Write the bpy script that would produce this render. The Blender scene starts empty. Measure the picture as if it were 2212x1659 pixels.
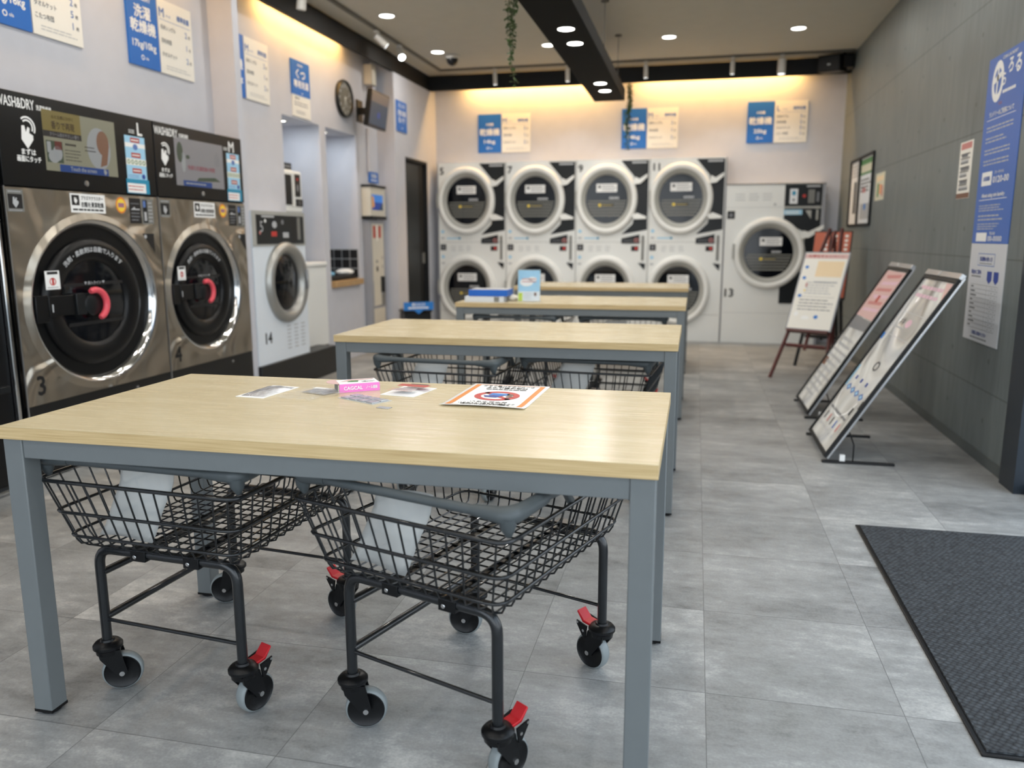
import bpy, math, random
from mathutils import Matrix, Vector
PI = math.pi
sc = bpy.context.scene
COL = sc.collection
random.seed(7)

def lin(c):
    return tuple(((v/255.0)/12.92 if v/255.0 <= 0.04045 else ((v/255.0+0.055)/1.055)**2.4) for v in c) + (1.0,)

# ------------------------------------------------------------------ camera
W_PX, H_PX, F_PX = 2212.0, 1659.0, 1734.67
cam_d = bpy.data.cameras.new('camera'); cam = bpy.data.objects.new('camera', cam_d); COL.objects.link(cam)
cam_d.sensor_fit = 'HORIZONTAL'; cam_d.sensor_width = 36.0
cam_d.lens = F_PX/W_PX*36.0
yaw, pitch, roll = 0.2229, 0.1810, 0.0018
fwd = Vector((-math.sin(yaw)*math.cos(pitch), math.cos(yaw)*math.cos(pitch), -math.sin(pitch)))
right0 = Vector((math.cos(yaw), math.sin(yaw), 0.0))
down0 = fwd.cross(right0)
right = right0*math.cos(roll) + down0*math.sin(roll)
down = -right0*math.sin(roll) + down0*math.cos(roll)
R = Matrix((right, -down, -fwd)).transposed()
cam.matrix_world = Matrix.Translation((0, 0, 1.1569)) @ R.to_4x4()
cam_d.dof.use_dof = True
cam_d.dof.focus_distance = 2.2
cam_d.dof.aperture_fstop = 2.35
cam_d.clip_start = 0.05
sc.camera = cam

# ------------------------------------------------------------------ world, daylight, exposure
world = bpy.data.worlds.new('sky'); sc.world = world; world.use_nodes = True
wn = world.node_tree.nodes; wl = world.node_tree.links
bg = wn['Background']
tc = wn.new('ShaderNodeTexCoord'); sx = wn.new('ShaderNodeSeparateXYZ'); ramp = wn.new('ShaderNodeValToRGB')
wl.new(tc.outputs['Generated'], sx.inputs[0]); wl.new(sx.outputs['Z'], ramp.inputs[0])
ramp.color_ramp.elements[0].position = 0.0; ramp.color_ramp.elements[0].color = (0.90, 0.95, 1.0, 1)
ramp.color_ramp.elements[1].position = 0.7; ramp.color_ramp.elements[1].color = (0.68, 0.83, 1.0, 1)
wl.new(ramp.outputs[0], bg.inputs['Color'])
bg.inputs['Strength'].default_value = 4.3
sc.view_settings.view_transform = 'Standard'; sc.view_settings.look = 'None'
sc.view_settings.exposure = -0.5; sc.view_settings.gamma = 1.0
sc.view_settings.use_curve_mapping = False
sc.cycles.use_denoising = True
sc.cycles.max_bounces = 10; sc.cycles.diffuse_bounces = 5; sc.cycles.glossy_bounces = 4; sc.cycles.transmission_bounces = 6
sc.cycles.sample_clamp_indirect = 6.0

def area(name, loc, rot, sx_, sy_, power, color=(1, 1, 1), portal=False, shape='RECTANGLE', spread=None):
    d = bpy.data.lights.new(name, 'AREA'); d.shape = shape; d.size = sx_
    if shape in ('RECTANGLE', 'ELLIPSE'): d.size_y = sy_
    d.energy = power; d.color = color[:3]
    if spread is not None: d.spread = spread
    if portal: d.cycles.is_portal = True
    o = bpy.data.objects.new(name, d); COL.objects.link(o); o.location = loc; o.rotation_euler = rot
    return o
# portals in the glazed entrance wall (right) and the glazed shop front (behind the camera)
area('entrance_portal', (1.62, 1.25, 1.4), (0, PI/2, 0), 2.75, 5.3, 1, portal=True)
area('shopfront_portal', (-0.9, -1.58, 1.4), (PI/2, 0, 0), 4.6, 2.75, 1, portal=True)

# ------------------------------------------------------------------ materials
MATS = {}
def principled(name, rgb, rough=0.5, metal=0.0, spec=0.5, coat=0.0, trans=0.0, alpha=1.0, emis=None, estr=0.0, ior=1.45, linear=False):
    m = bpy.data.materials.new(name); m.use_nodes = True
    b = m.node_tree.nodes['Principled BSDF']
    b.inputs['Base Color'].default_value = rgb if linear else lin(rgb)
    b.inputs['Roughness'].default_value = rough; b.inputs['Metallic'].default_value = metal
    b.inputs['Specular IOR Level'].default_value = spec; b.inputs['Coat Weight'].default_value = coat
    b.inputs['Transmission Weight'].default_value = trans; b.inputs['Alpha'].default_value = alpha
    b.inputs['IOR'].default_value = ior
    if emis is not None:
        b.inputs['Emission Color'].default_value = lin(emis); b.inputs['Emission Strength'].default_value = estr
    MATS[name] = m
    return m, m.node_tree.nodes, m.node_tree.links, b

def noise(nodes, links, scale=(1, 1, 1), nscale=5.0, detail=4.0, rough=0.5, coord='Object', dist=0.0):
    t = nodes.new('ShaderNodeTexCoord'); mp = nodes.new('ShaderNodeMapping'); n = nodes.new('ShaderNodeTexNoise')
    mp.inputs['Scale'].default_value = scale
    links.new(t.outputs[coord], mp.inputs[0]); links.new(mp.outputs[0], n.inputs['Vector'])
    n.inputs['Scale'].default_value = nscale; n.inputs['Detail'].default_value = detail; n.inputs['Roughness'].default_value = rough
    n.inputs['Distortion'].default_value = dist
    return n
def cramp(nodes, links, src, stops):
    r = nodes.new('ShaderNodeValToRGB'); e = r.color_ramp.elements
    while len(e) > 1: e.remove(e[-1])
    e[0].position = stops[0][0]; e[0].color = stops[0][1]
    for p, c in stops[1:]:
        k = e.new(p); k.color = c
    links.new(src, r.inputs[0]); return r
def bump(nodes, links, b, src, strength=0.1, dist=0.002):
    k = nodes.new('ShaderNodeBump'); k.inputs['Strength'].default_value = strength; k.inputs['Distance'].default_value = dist
    links.new(src, k.inputs['Height']); links.new(k.outputs[0], b.inputs['Normal'])
def mathn(nodes, links, op, a, b_=None, c=None):
    n = nodes.new('ShaderNodeMath'); n.operation = op
    for i, v in enumerate((a, b_, c)):
        if v is None: continue
        if isinstance(v, (int, float)): n.inputs[i].default_value = v
        else: links.new(v, n.inputs[i])
    return n.outputs[0]
def varied(name, rgb, rough=0.5, metal=0.0, amount=0.06, nscale=6.0, bumps=0.0, scale=(1, 1, 1), coat=0.0, spec=0.5):
    m, n, l, b = principled(name, rgb, rough, metal, coat=coat, spec=spec)
    t = noise(n, l, scale, nscale, 4)
    c = lin(rgb); lo = tuple(v*(1-amount) for v in c[:3])+(1,); hi = tuple(min(1, v*(1+amount)) for v in c[:3])+(1,)
    r = cramp(n, l, t.outputs['Fac'], [(0.3, lo), (0.7, hi)]); l.new(r.outputs[0], b.inputs['Base Color'])
    if bumps: bump(n, l, b, t.outputs['Fac'], bumps)
    return m

varied('wall_paint', (198, 199, 206), 0.6, amount=0.02, nscale=9, bumps=0.02)
varied('ceiling_paint', (192, 188, 175), 0.8, amount=0.02, nscale=7)
varied('black_paint', (18, 20, 21), 0.6, amount=0.1, spec=0.3)
varied('beam_black', (16, 18, 18), 0.8, amount=0.1, spec=0.15)
varied('steel_paint', (104, 109, 110), 0.42, amount=0.02, nscale=20)
varied('cart_black', (18, 21, 24), 0.28, amount=0.1, nscale=30, coat=0.3)
varied('plastic_grey', (72, 78, 80), 0.45, amount=0.03, nscale=15)
varied('plastic_black', (10, 11, 13), 0.35, amount=0.1, nscale=15, spec=0.35)
varied('matte_black', (18, 19, 21), 0.6, amount=0.1, nscale=15)
varied('plinth_black', (14, 15, 16), 0.35, amount=0.1)
varied('tyre_grey', (126, 133, 134), 0.4, amount=0.05, nscale=40)
varied('pedal_red', (190, 30, 38), 0.4, amount=0.05, nscale=40)
varied('handle_red', (226, 84, 96), 0.3, amount=0.03)
varied('enamel_white', (230, 231, 228), 0.35, amount=0.015, nscale=3)
varied('enamel_blue_white', (222, 229, 236), 0.3, amount=0.015, nscale=3)
varied('ring_white', (236, 236, 232), 0.3, amount=0.02)
varied('ring_grey', (168, 168, 162), 0.35, amount=0.04)
varied('panel_grey', (120, 120, 116), 0.45, amount=0.04)
varied('frame_grey', (150, 152, 158), 0.4, amount=0.03)
varied('panel_dark', (22, 25, 27), 0.35, amount=0.05, spec=0.35)
varied('machine_black', (15, 16, 17), 0.3, amount=0.05, spec=0.3)
varied('box_cream', (205, 200, 186), 0.5, amount=0.03)
varied('cherry_wood', (82, 34, 30), 0.4, amount=0.2, nscale=12, scale=(1, 1, 8))
varied('shelf_wood', (176, 142, 98), 0.5, amount=0.12, nscale=14, scale=(1, 6, 1))
varied('alu', (190, 192, 194), 0.3, 0.9, amount=0.03)
varied('ring_alu', (168, 168, 164), 0.35, 0.7, amount=0.03)
varied('chrome', (205, 206, 206), 0.12, 1.0, amount=0.02)
varied('bolt', (200, 200, 200), 0.2, 1.0, amount=0.05)
varied('leaf_green', (62, 84, 44), 0.5, amount=0.4, nscale=25)
varied('stem_green', (74, 80, 44), 0.6, amount=0.2)
varied('cloth_white', (235, 235, 232), 0.8, amount=0.03)
varied('cloth_blue', (120, 175, 205), 0.8, amount=0.03)
varied('duct_rail', (96, 92, 84), 0.5, amount=0.03)
varied('spot_white', (196, 194, 188), 0.4, amount=0.02)
varied('frame_navy', (38, 46, 54), 0.35, amount=0.03)
varied('orange_board', (190, 100, 74), 0.5, amount=0.06)
varied('paving', (150, 150, 148), 0.9, amount=0.15, nscale=3)
def ink(name, rgb, rough=0.5, amount=0.01): varied(name, rgb, rough, amount=amount, nscale=10)
for nm, c in dict(ink_white=(240, 240, 238), ink_black=(20, 20, 22), ink_blue=(28, 104, 190), ink_bluegrey=(92, 122, 182), ink_navy=(38, 66, 150),
                  ink_grey=(120, 122, 126), ink_lightgrey=(180, 182, 184), paper=(236, 233, 224), paper_cool=(228, 231, 234), ink_red=(190, 56, 50), ink_orange=(236, 136, 50),
                  ink_yellow=(240, 208, 70), ink_gold=(178, 158, 84), ink_green=(70, 130, 70), ink_sky=(160, 206, 232), ink_teal=(40, 140, 176), ink_pink=(222, 186, 200),
                  ink_rose=(196, 128, 124), ink_brown=(120, 84, 66), ink_skin=(196, 142, 112), ink_peach=(238, 214, 176), ink_brick=(176, 64, 52), ink_lime=(196, 216, 70),
                  banner_blue=(70, 108, 184), banner_white=(206, 208, 212), clock_face=(118, 114, 102), base_grey=(86, 92, 92), notice_orange=(222, 134, 46), pink_box=(236, 130, 204), pale_rose=(214, 178, 174),
                  card_blue=(40, 120, 200), book_blue=(30, 98, 190), book_grey=(206, 210, 214), dim_grey=(84, 86, 88), ink_cream=(214, 210, 186)).items(): ink(nm, c)
def glow(name, rgb, strength, base=(20, 20, 20)):
    m, n, l, b = principled(name, base, 0.3, emis=rgb, estr=strength)
    return m
glow('lamp_white', (255, 252, 244), 11.0, (240, 240, 240))
glow('lamp_spot', (248, 255, 255), 16.0, (240, 240, 240))
glow('lamp_small', (250, 252, 255), 5.0, (240, 240, 240))
glow('strip_warm', (255, 196, 110), 5.0, (240, 220, 190))
for nm, c, s in (('lcd_cream', (206, 204, 174), 0.42), ('lcd_gold', (176, 156, 80), 0.45), ('lcd_dark', (58, 52, 50), 0.4), ('lcd_blue', (40, 92, 178), 0.5), ('lcd_white', (222, 226, 226), 0.45),
                 ('lcd_skin', (190, 140, 110), 0.42), ('lcd_red', (150, 70, 60), 0.4), ('lcd_green', (96, 116, 92), 0.4), ('lcd_grey', (186, 184, 186), 0.5), ('lcd_pink', (196, 92, 110), 0.45),
                 ('lcd_palegrey', (186, 186, 188), 0.45), ('lcd_brown', (84, 60, 40), 0.4), ('lcd_sky', (64, 140, 226), 0.9), ('lcd_deep', (30, 70, 160), 0.9), ('lcd_orange', (230, 160, 90), 0.9), ('lcd_tv', (44, 84, 116), 0.5), ('lcd_tvgrey', (150, 138, 134), 0.45)):
    glow(nm, c, s)

# laminate tabletop: fine grain running along the table
m, n, l, b = principled('oak_laminate', (210, 194, 156), 0.3, spec=0.6)
t1 = noise(n, l, (2.2, 120, 120), 3.0, 7, 0.65); t2 = noise(n, l, (0.6, 5, 5), 2.5, 3)
mx = n.new('ShaderNodeMix'); mx.inputs[0].default_value = 0.45; l.new(t1.outputs['Fac'], mx.inputs[2]); l.new(t2.outputs['Fac'], mx.inputs[3])
r_ = cramp(n, l, mx.outputs[0], [(0.30, lin((194, 176, 138))), (0.5, lin((206, 190, 153))), (0.7, lin((215, 201, 168)))])
l.new(r_.outputs[0], b.inputs['Base Color'])
rr = cramp(n, l, t1.outputs['Fac'], [(0.3, (0.20, 0.20, 0.20, 1)), (0.7, (0.30, 0.30, 0.30, 1))]); l.new(rr.outputs[0], b.inputs['Roughness'])
bump(n, l, b, t1.outputs['Fac'], 0.10, 0.0008)
m, n, l, b = principled('oak_edge', (190, 160, 108), 0.4)
t1 = noise(n, l, (2, 40, 160), 3.0, 5); r_ = cramp(n, l, t1.outputs['Fac'], [(0.3, lin((176, 148, 100))), (0.7, lin((208, 184, 138)))]); l.new(r_.outputs[0], b.inputs['Base Color'])

# brushed stainless with soft waves
m, n, l, b = principled('stainless', (168, 161, 149), 0.3, 1.0)
t1 = noise(n, l, (1, 1, 1), 2.6, 1, dist=1.6); bump(n, l, b, t1.outputs['Fac'], 0.75, 0.09)
t2 = noise(n, l, (140, 1, 2), 4.0, 3); r_ = cramp(n, l, t2.outputs['Fac'], [(0.2, (0.26, 0.26, 0.26, 1)), (0.8, (0.4, 0.4, 0.4, 1))]); l.new(r_.outputs[0], b.inputs['Roughness'])
varied('well_metal', (74, 73, 72), 0.22, 0.9, amount=0.3)
principled('door_glass', (7, 10, 16), 0.08, spec=0.45)
principled('drum_dark', (30, 31, 32), 0.3, 0.3)
principled('drum_rib', (128, 128, 122), 0.5)
principled('pane_glass', (240, 250, 250), 0.03, trans=1.0, alpha=0.12)
principled('clear_film', (245, 248, 250), 0.08, trans=0.6, alpha=0.25)
principled('acrylic', (235, 245, 250), 0.05, trans=1.0, alpha=0.35)
principled('milky_film', (222, 224, 222), 0.4, trans=0.1, alpha=0.62)
m, n, l, b = principled('foil', (188, 192, 198), 0.28, 0.85)
t1 = noise(n, l, (1, 1, 1), 38, 3, dist=0.8); bump(n, l, b, t1.outputs['Fac'], 0.6, 0.006)
m, n, l, b = principled('glossy_sheet', (205, 205, 202), 0.16, spec=0.6)   # creased laminated poster
t1 = noise(n, l, (1, 1, 1), 1.9, 1, dist=2.0)
r_ = cramp(n, l, t1.outputs['Fac'], [(0.30, lin((186, 182, 176))), (0.5, lin((226, 226, 222))), (0.7, lin((200, 202, 204)))]); l.new(r_.outputs[0], b.inputs['Base Color'])
bump(n, l, b, t1.outputs['Fac'], 0.7, 0.06)

# vinyl floor tiles 0.476 m: per-tile tone, cloudy mottling, fine seams
m, n, l, b = principled('floor_tile', (150, 152, 152), 0.42)
g = n.new('ShaderNodeNewGeometry'); s = n.new('ShaderNodeSeparateXYZ'); l.new(g.outputs['Position'], s.inputs[0])
P_ = 0.4762
ux = mathn(n, l, 'DIVIDE', mathn(n, l, 'SUBTRACT', s.outputs[0], 0.066-20*P_), P_); uy = mathn(n, l, 'DIVIDE', mathn(n, l, 'SUBTRACT', s.outputs[1], 1.956-20*P_), P_)
fx = mathn(n, l, 'FLOOR', ux); fy = mathn(n, l, 'FLOOR', uy)
cx_ = n.new('ShaderNodeCombineXYZ'); l.new(fx, cx_.inputs[0]); l.new(fy, cx_.inputs[1])
wn_ = n.new('ShaderNodeTexWhiteNoise'); wn_.noise_dimensions = '3D'; l.new(cx_.outputs[0], wn_.inputs['Vector'])
off = n.new('ShaderNodeVectorMath'); off.operation = 'SCALE'; l.new(wn_.outputs['Color'], off.inputs[0]); off.inputs['Scale'].default_value = 9.0
add = n.new('ShaderNodeVectorMath'); add.operation = 'ADD'; l.new(g.outputs['Position'], add.inputs[0]); l.new(off.outputs[0], add.inputs[1])
mp = n.new('ShaderNodeMapping'); mp.inputs['Scale'].default_value = (1.3, 2.6, 1); l.new(add.outputs[0], mp.inputs[0])
na = n.new('ShaderNodeTexNoise'); na.inputs['Scale'].default_value = 1.8; na.inputs['Detail'].default_value = 8; na.inputs['Roughness'].default_value = 0.66; l.new(mp.outputs[0], na.inputs['Vector'])
nb = n.new('ShaderNodeTexNoise'); nb.inputs['Scale'].default_value = 11.0; nb.inputs['Detail'].default_value = 7; nb.inputs['Roughness'].default_value = 0.7; l.new(mp.outputs[0], nb.inputs['Vector'])
nc = n.new('ShaderNodeTexNoise'); nc.inputs['Scale'].default_value = 150.0; nc.inputs['Detail'].default_value = 3; l.new(add.outputs[0], nc.inputs['Vector'])
v = mathn(n, l, 'ADD', mathn(n, l, 'MULTIPLY', na.outputs['Fac'], 0.52), mathn(n, l, 'MULTIPLY', nb.outputs['Fac'], 0.34))
v = mathn(n, l, 'ADD', v, mathn(n, l, 'MULTIPLY', nc.outputs['Fac'], 0.14))
v = mathn(n, l, 'ADD', v, mathn(n, l, 'MULTIPLY', mathn(n, l, 'SUBTRACT', wn_.outputs['Value'], 0.5), 0.07))
r_ = cramp(n, l, v, [(0.34, lin((100, 101, 101))), (0.46, lin((133, 134, 133))), (0.54, lin((148, 149, 148))), (0.66, lin((184, 184, 181)))])
def seam(u, w):
    f = mathn(n, l, 'FRACT', u); d = mathn(n, l, 'MINIMUM', f, mathn(n, l, 'SUBTRACT', 1.0, f)); return mathn(n, l, 'LESS_THAN', d, w)
sm = mathn(n, l, 'MAXIMUM', seam(ux, 0.0022), seam(uy, 0.0026))
mx = n.new('ShaderNodeMix'); mx.data_type = 'RGBA'; l.new(mathn(n, l, 'MULTIPLY', sm, 0.72), mx.inputs[0]); l.new(r_.outputs[0], mx.inputs[6]); mx.inputs[7].default_value = lin((78, 80, 80))
l.new(mx.outputs[2], b.inputs['Base Color'])
rr = cramp(n, l, nb.outputs['Fac'], [(0.3, (0.34, 0.34, 0.34, 1)), (0.7, (0.5, 0.5, 0.5, 1))]); l.new(rr.outputs[0], b.inputs['Roughness'])
bump(n, l, b, v, 0.05, 0.002)

# formwork-concrete wallpaper: panel joints, tie holes, board grain
m, n, l, b = principled('concrete_panel', (112, 116, 113), 0.55)
g = n.new('ShaderNodeNewGeometry'); s = n.new('ShaderNodeSeparateXYZ'); l.new(g.outputs['Position'], s.inputs[0])
zz = mathn(n, l, 'DIVIDE', mathn(n, l, 'ADD', s.outputs[2], 0.303), 0.6735)   # joints at 0.370, 1.044, 1.717, 2.391
yy = mathn(n, l, 'DIVIDE', mathn(n, l, 'SUBTRACT', s.outputs[1], 0.35), 1.80)
def dist_to(u): 
    f = mathn(n, l, 'FRACT', u); return mathn(n, l, 'MINIMUM', f, mathn(n, l, 'SUBTRACT', 1.0, f))
jz = mathn(n, l, 'LESS_THAN', dist_to(zz), 0.006); jy = mathn(n, l, 'LESS_THAN', dist_to(yy), 0.0018)
hy = mathn(n, l, 'MULTIPLY', mathn(n, l, 'SUBTRACT', mathn(n, l, 'FRACT', mathn(n, l, 'DIVIDE', s.outputs[1], 0.60)), 0.5), 0.60)
hz = mathn(n, l, 'MULTIPLY', mathn(n, l, 'SUBTRACT', mathn(n, l, 'ABSOLUTE', mathn(n, l, 'SUBTRACT', mathn(n, l, 'FRACT', zz), 0.5)), 0.27), 0.6735)
hole = mathn(n, l, 'LESS_THAN', mathn(n, l, 'ADD', mathn(n, l, 'MULTIPLY', hy, hy), mathn(n, l, 'MULTIPLY', hz, hz)), 0.00018)
t1 = noise(n, l, (1, 5, 0.6), 4, 6, 0.6); t2 = noise(n, l, (1, 1, 1), 1.2, 4)
v = mathn(n, l, 'ADD', mathn(n, l, 'MULTIPLY', t1.outputs['Fac'], 0.5), mathn(n, l, 'MULTIPLY', t2.outputs['Fac'], 0.5))
r_ = cramp(n, l, v, [(0.35, lin((100, 107, 108))), (0.65, lin((120, 127, 127)))])
mx = n.new('ShaderNodeMix'); mx.data_type = 'RGBA'
l.new(mathn(n, l, 'MULTIPLY', mathn(n, l, 'MAXIMUM', jz, mathn(n, l, 'MAXIMUM', hole, mathn(n, l, 'MULTIPLY', jy, 0.5))), 0.5), mx.inputs[0])
l.new(r_.outputs[0], mx.inputs[6]); mx.inputs[7].default_value = lin((58, 62, 62)); l.new(mx.outputs[2], b.inputs['Base Color'])

# woven entrance mat
m, n, l, b = principled('mat_weave', (48, 52, 56), 0.9)
t = n.new('ShaderNodeTexCoord'); mp = n.new('ShaderNodeMapping'); mp.inputs['Rotation'].default_value = (0, 0, 0.6); l.new(t.outputs['Object'], mp.inputs[0])
wv = n.new('ShaderNodeTexVoronoi'); wv.inputs['Scale'].default_value = 70; wv.inputs['Randomness'].default_value = 0.35; l.new(mp.outputs[0], wv.inputs['Vector'])
r_ = cramp(n, l, wv.outputs['Distance'], [(0.0, lin((94, 99, 104))), (0.45, lin((56, 60, 64))), (0.8, lin((24, 26, 29)))]); l.new(r_.outputs[0], b.inputs['Base Color'])
inv = mathn(n, l, 'SUBTRACT', 1.0, wv.outputs['Distance']); bump(n, l, b, inv, 0.9, 0.006)

# ------------------------------------------------------------------ mesh builder
def FRONT(x, y, z):
    """drawing plane seen from -y: local x right, local y up, local z toward the viewer"""
    return Matrix(((1, 0, 0, x), (0, 0, -1, y), (0, 1, 0, z), (0, 0, 0, 1)))
TXT = {}
def text_tris(s, bold, res):
    k = (s, bold, res)
    if k not in TXT:
        cu = bpy.data.curves.new('t', 'FONT'); cu.body = s; cu.size = 1.0; cu.resolution_u = res; cu.align_x = 'LEFT'
        o = bpy.data.objects.new('t', cu); me = bpy.data.meshes.new_from_object(o)
        V = [tuple(v.co) for v in me.vertices]; F = [tuple(p.vertices) for p in me.polygons]
        bpy.data.objects.remove(o); bpy.data.curves.remove(cu); bpy.data.meshes.remove(me)
        TXT[k] = (V, F)
    return TXT[k]

class MB:
    def __init__(s): s.V = []; s.F = []; s.K = []; s.mats = []; s.M = Matrix.Identity(4)
    def mi(s, m):
        if m not in s.mats: s.mats.append(m)
        return s.mats.index(m)
    def add(s, V, F, m):
        o = len(s.V); k = s.mi(m); M = s.M
        for v in V: s.V.append(tuple(M @ Vector(v)))
        for f in F: s.F.append(tuple(i+o for i in f)); s.K.append(k)
    def box(s, x0, y0, z0, x1, y1, z1, m):
        V = [(x, y, z) for x in (x0, x1) for y in (y0, y1) for z in (z0, z1)]
        s.add(V, [(0, 1, 3, 2), (4, 6, 7, 5), (0, 4, 5, 1), (2, 3, 7, 6), (0, 2, 6, 4), (1, 5, 7, 3)], m)
    def tube(s, path, r, m, seg=10, closed=False, cap=True):
        P = [Vector(p) for p in path]; n = len(P); V = []; F = []
        rs = r if isinstance(r, (list, tuple)) else [r]*n
        up = None; rings = []
        for i in range(n):
            a = P[i-1] if (i > 0 or closed) else P[i]; c = P[(i+1) % n] if (i < n-1 or closed) else P[i]
            d = (c-a).normalized()
            if up is None:
                up = Vector((0, 0, 1)) if abs(d.z) < 0.9 else Vector((1, 0, 0))
            x = d.cross(up)
            if x.length < 1e-6: x = d.cross(Vector((0.3, 1, 0.2)))
            x.normalize(); y = x.cross(d).normalized(); up = y
            base = len(V)
            for k in range(seg):
                t = 2*PI*k/seg; V.append(P[i] + (x*math.cos(t)+y*math.sin(t))*rs[i])
            rings.append(base)
        m_ = n if closed else n-1
        for i in range(m_):
            a, b_ = rings[i], rings[(i+1) % n]
            for k in range(seg):
                F.append((a+k, a+(k+1) % seg, b_+(k+1) % seg, b_+k))
        if cap and not closed:
            F.append(tuple(rings[0]+k for k in range(seg))[::-1]); F.append(tuple(rings[-1]+k for k in range(seg)))
        s.add(V, F, m)
    def cyl(s, p0, p1, r, m, seg=20, r1=None): s.tube([p0, p1], [r, r if r1 is None else r1], m, seg)
    def lathe(s, prof, m, seg=48, M=None, sx=1.0, sy=1.0, a0=0.0, a1=2*PI, cx=0, cy=0):
        """prof: (radius, height) pairs around local z"""
        full = abs(a1-a0-2*PI) < 1e-6; n = seg if full else seg+1; V = []; F = []
        for (r, h) in prof:
            for k in range(n):
                t = a0+(a1-a0)*k/seg; V.append((cx+r*math.cos(t)*sx, cy+r*math.sin(t)*sy, h))
        for i in range(len(prof)-1):
            for k in range(seg):
                k2 = (k+1) % n; F.append((i*n+k, i*n+k2, (i+1)*n+k2, (i+1)*n+k))
        s.add(V, F, m)
    def poly(s, pts, z, m): s.add([(x, y, z) for x, y in pts], [tuple(range(len(pts)))], m)
    def prism(s, pts, z0, z1, m):
        n = len(pts); V = [(x, y, z0) for x, y in pts]+[(x, y, z1) for x, y in pts]
        F = [tuple(range(n))[::-1], tuple(range(n, 2*n))]+[(i, (i+1) % n, n+(i+1) % n, n+i) for i in range(n)]
        s.add(V, F, m)
    def rect(s, x0, y0, x1, y1, z, m): s.poly([(x0, y0), (x1, y0), (x1, y1), (x0, y1)], z, m)
    def ell(s, cx, cy, rx, ry, z, m, seg=24): s.poly([(cx+rx*math.cos(2*PI*k/seg), cy+ry*math.sin(2*PI*k/seg)) for k in range(seg)], z, m)
    def ring(s, cx, cy, r0, r1, z, m, seg=36, a0=0, a1=2*PI, ky=1.0):
        V = []; F = []
        for k in range(seg+1):
            t = a0+(a1-a0)*k/seg
            for r in (r0, r1): V.append((cx+r*math.cos(t), cy+r*math.sin(t)*ky, z))
        for k in range(seg): F.append((2*k, 2*k+1, 2*k+3, 2*k+2))
        s.add(V, F, m)
    def text(s, body, x, y, size, z, m, align='C', bold=0.02, rot=0.0, kx=1.0, width=None, res=2):
        V, F = text_tris(body, 0, res)
        if not V: return
        xs = [v[0] for v in V]; w = max(xs)-min(xs); x_0 = min(xs)
        k = size*kx
        if width is not None: k = width/max(w, 1e-6)
        ax = {'L': x_0, 'C': x_0+w/2, 'R': x_0+w}[align]
        c, sn = math.cos(rot), math.sin(rot); out = []
        for v in V:
            px, py = (v[0]-ax)*k, (v[1]-0.35)*size
            out.append((x+px*c-py*sn, y+px*sn+py*c, z))
        if bold > 0.008:
            d_ = size*bold*1.0
            for q_, (ox, oy) in enumerate(((d_, 0), (-d_, 0), (0, d_), (0, -d_))): s.add([(a+ox, b_+oy, c2+0.00014*(q_+1)) for a, b_, c2 in out], F, m)
        s.add(out, F, m)
    def lines(s, x0, x1, y0, y1, n_, z, m, th=0.3, seed=1, ragged=0.25):
        """rows of print too fine to read in the photograph"""
        rnd = random.Random(seed); h = (y1-y0)/n_
        for i in range(n_):
            yc = y1-(i+0.5)*h; x = x0; xe = x1-(x1-x0)*rnd.random()*ragged
            while x < xe:
                w = min(xe-x, (x1-x0)*(0.05+rnd.random()*0.12)); s.rect(x, yc-h*th/2, x+w, yc+h*th/2, z, m); x += w+(x1-x0)*0.02
    def hole_panel(s, x0, y0, x1, y1, cx, cy, rx, ry, z, m, seg=64):
        """rectangle with a round hole, thickness left to the caller"""
        V = []; F = []
        for k in range(seg):
            t = 2*PI*(k+0.5)/seg; dx, dy = math.cos(t), math.sin(t)
            V.append((cx+rx*dx, cy+ry*dy, z))
            tx = ((x1-cx) if dx > 0 else (x0-cx))/dx if abs(dx) > 1e-9 else 1e9
            ty = ((y1-cy) if dy > 0 else (y0-cy))/dy if abs(dy) > 1e-9 else 1e9
            q = min(tx, ty); V.append((cx+dx*q, cy+dy*q, z))
        for k in range(seg):
            j = (k+1) % seg; F.append((2*k, 2*k+1, 2*j+1, 2*j))
        for X, Y in ((x0, y0), (x1, y0), (x1, y1), (x0, y1)):
            i = len(V); V.append((X, Y, z)); ang = math.atan2(Y-cy, X-cx) % (2*PI)
            k = int((ang/(2*PI))*seg-0.5) % seg; F.append((2*k+1, i, 2*((k+1) % seg)+1))
        s.add(V, F, m)
    def build(s, name, parent=None, smooth=35, bevel=None, loc=None, rotz=0.0, mod=None):
        me = bpy.data.meshes.new(name); me.from_pydata(s.V, [], s.F)
        for m in s.mats: me.materials.append(MATS[m])
        me.polygons.foreach_set('material_index', s.K); me.validate(); me.update()
        if smooth:
            me.polygons.foreach_set('use_smooth', [True]*len(me.polygons)); me.set_sharp_from_angle(angle=math.radians(smooth))
        o = bpy.data.objects.new(name, me); COL.objects.link(o)
        if parent is not None: o.parent = parent
        if loc is not None: o.location = loc
        if rotz: o.rotation_euler[2] = rotz
        if bevel:
            b_ = o.modifiers.new('bevel', 'BEVEL'); b_.width = bevel; b_.segments = 2; b_.limit_method = 'ANGLE'; b_.angle_limit = math.radians(50)
        return o

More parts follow.
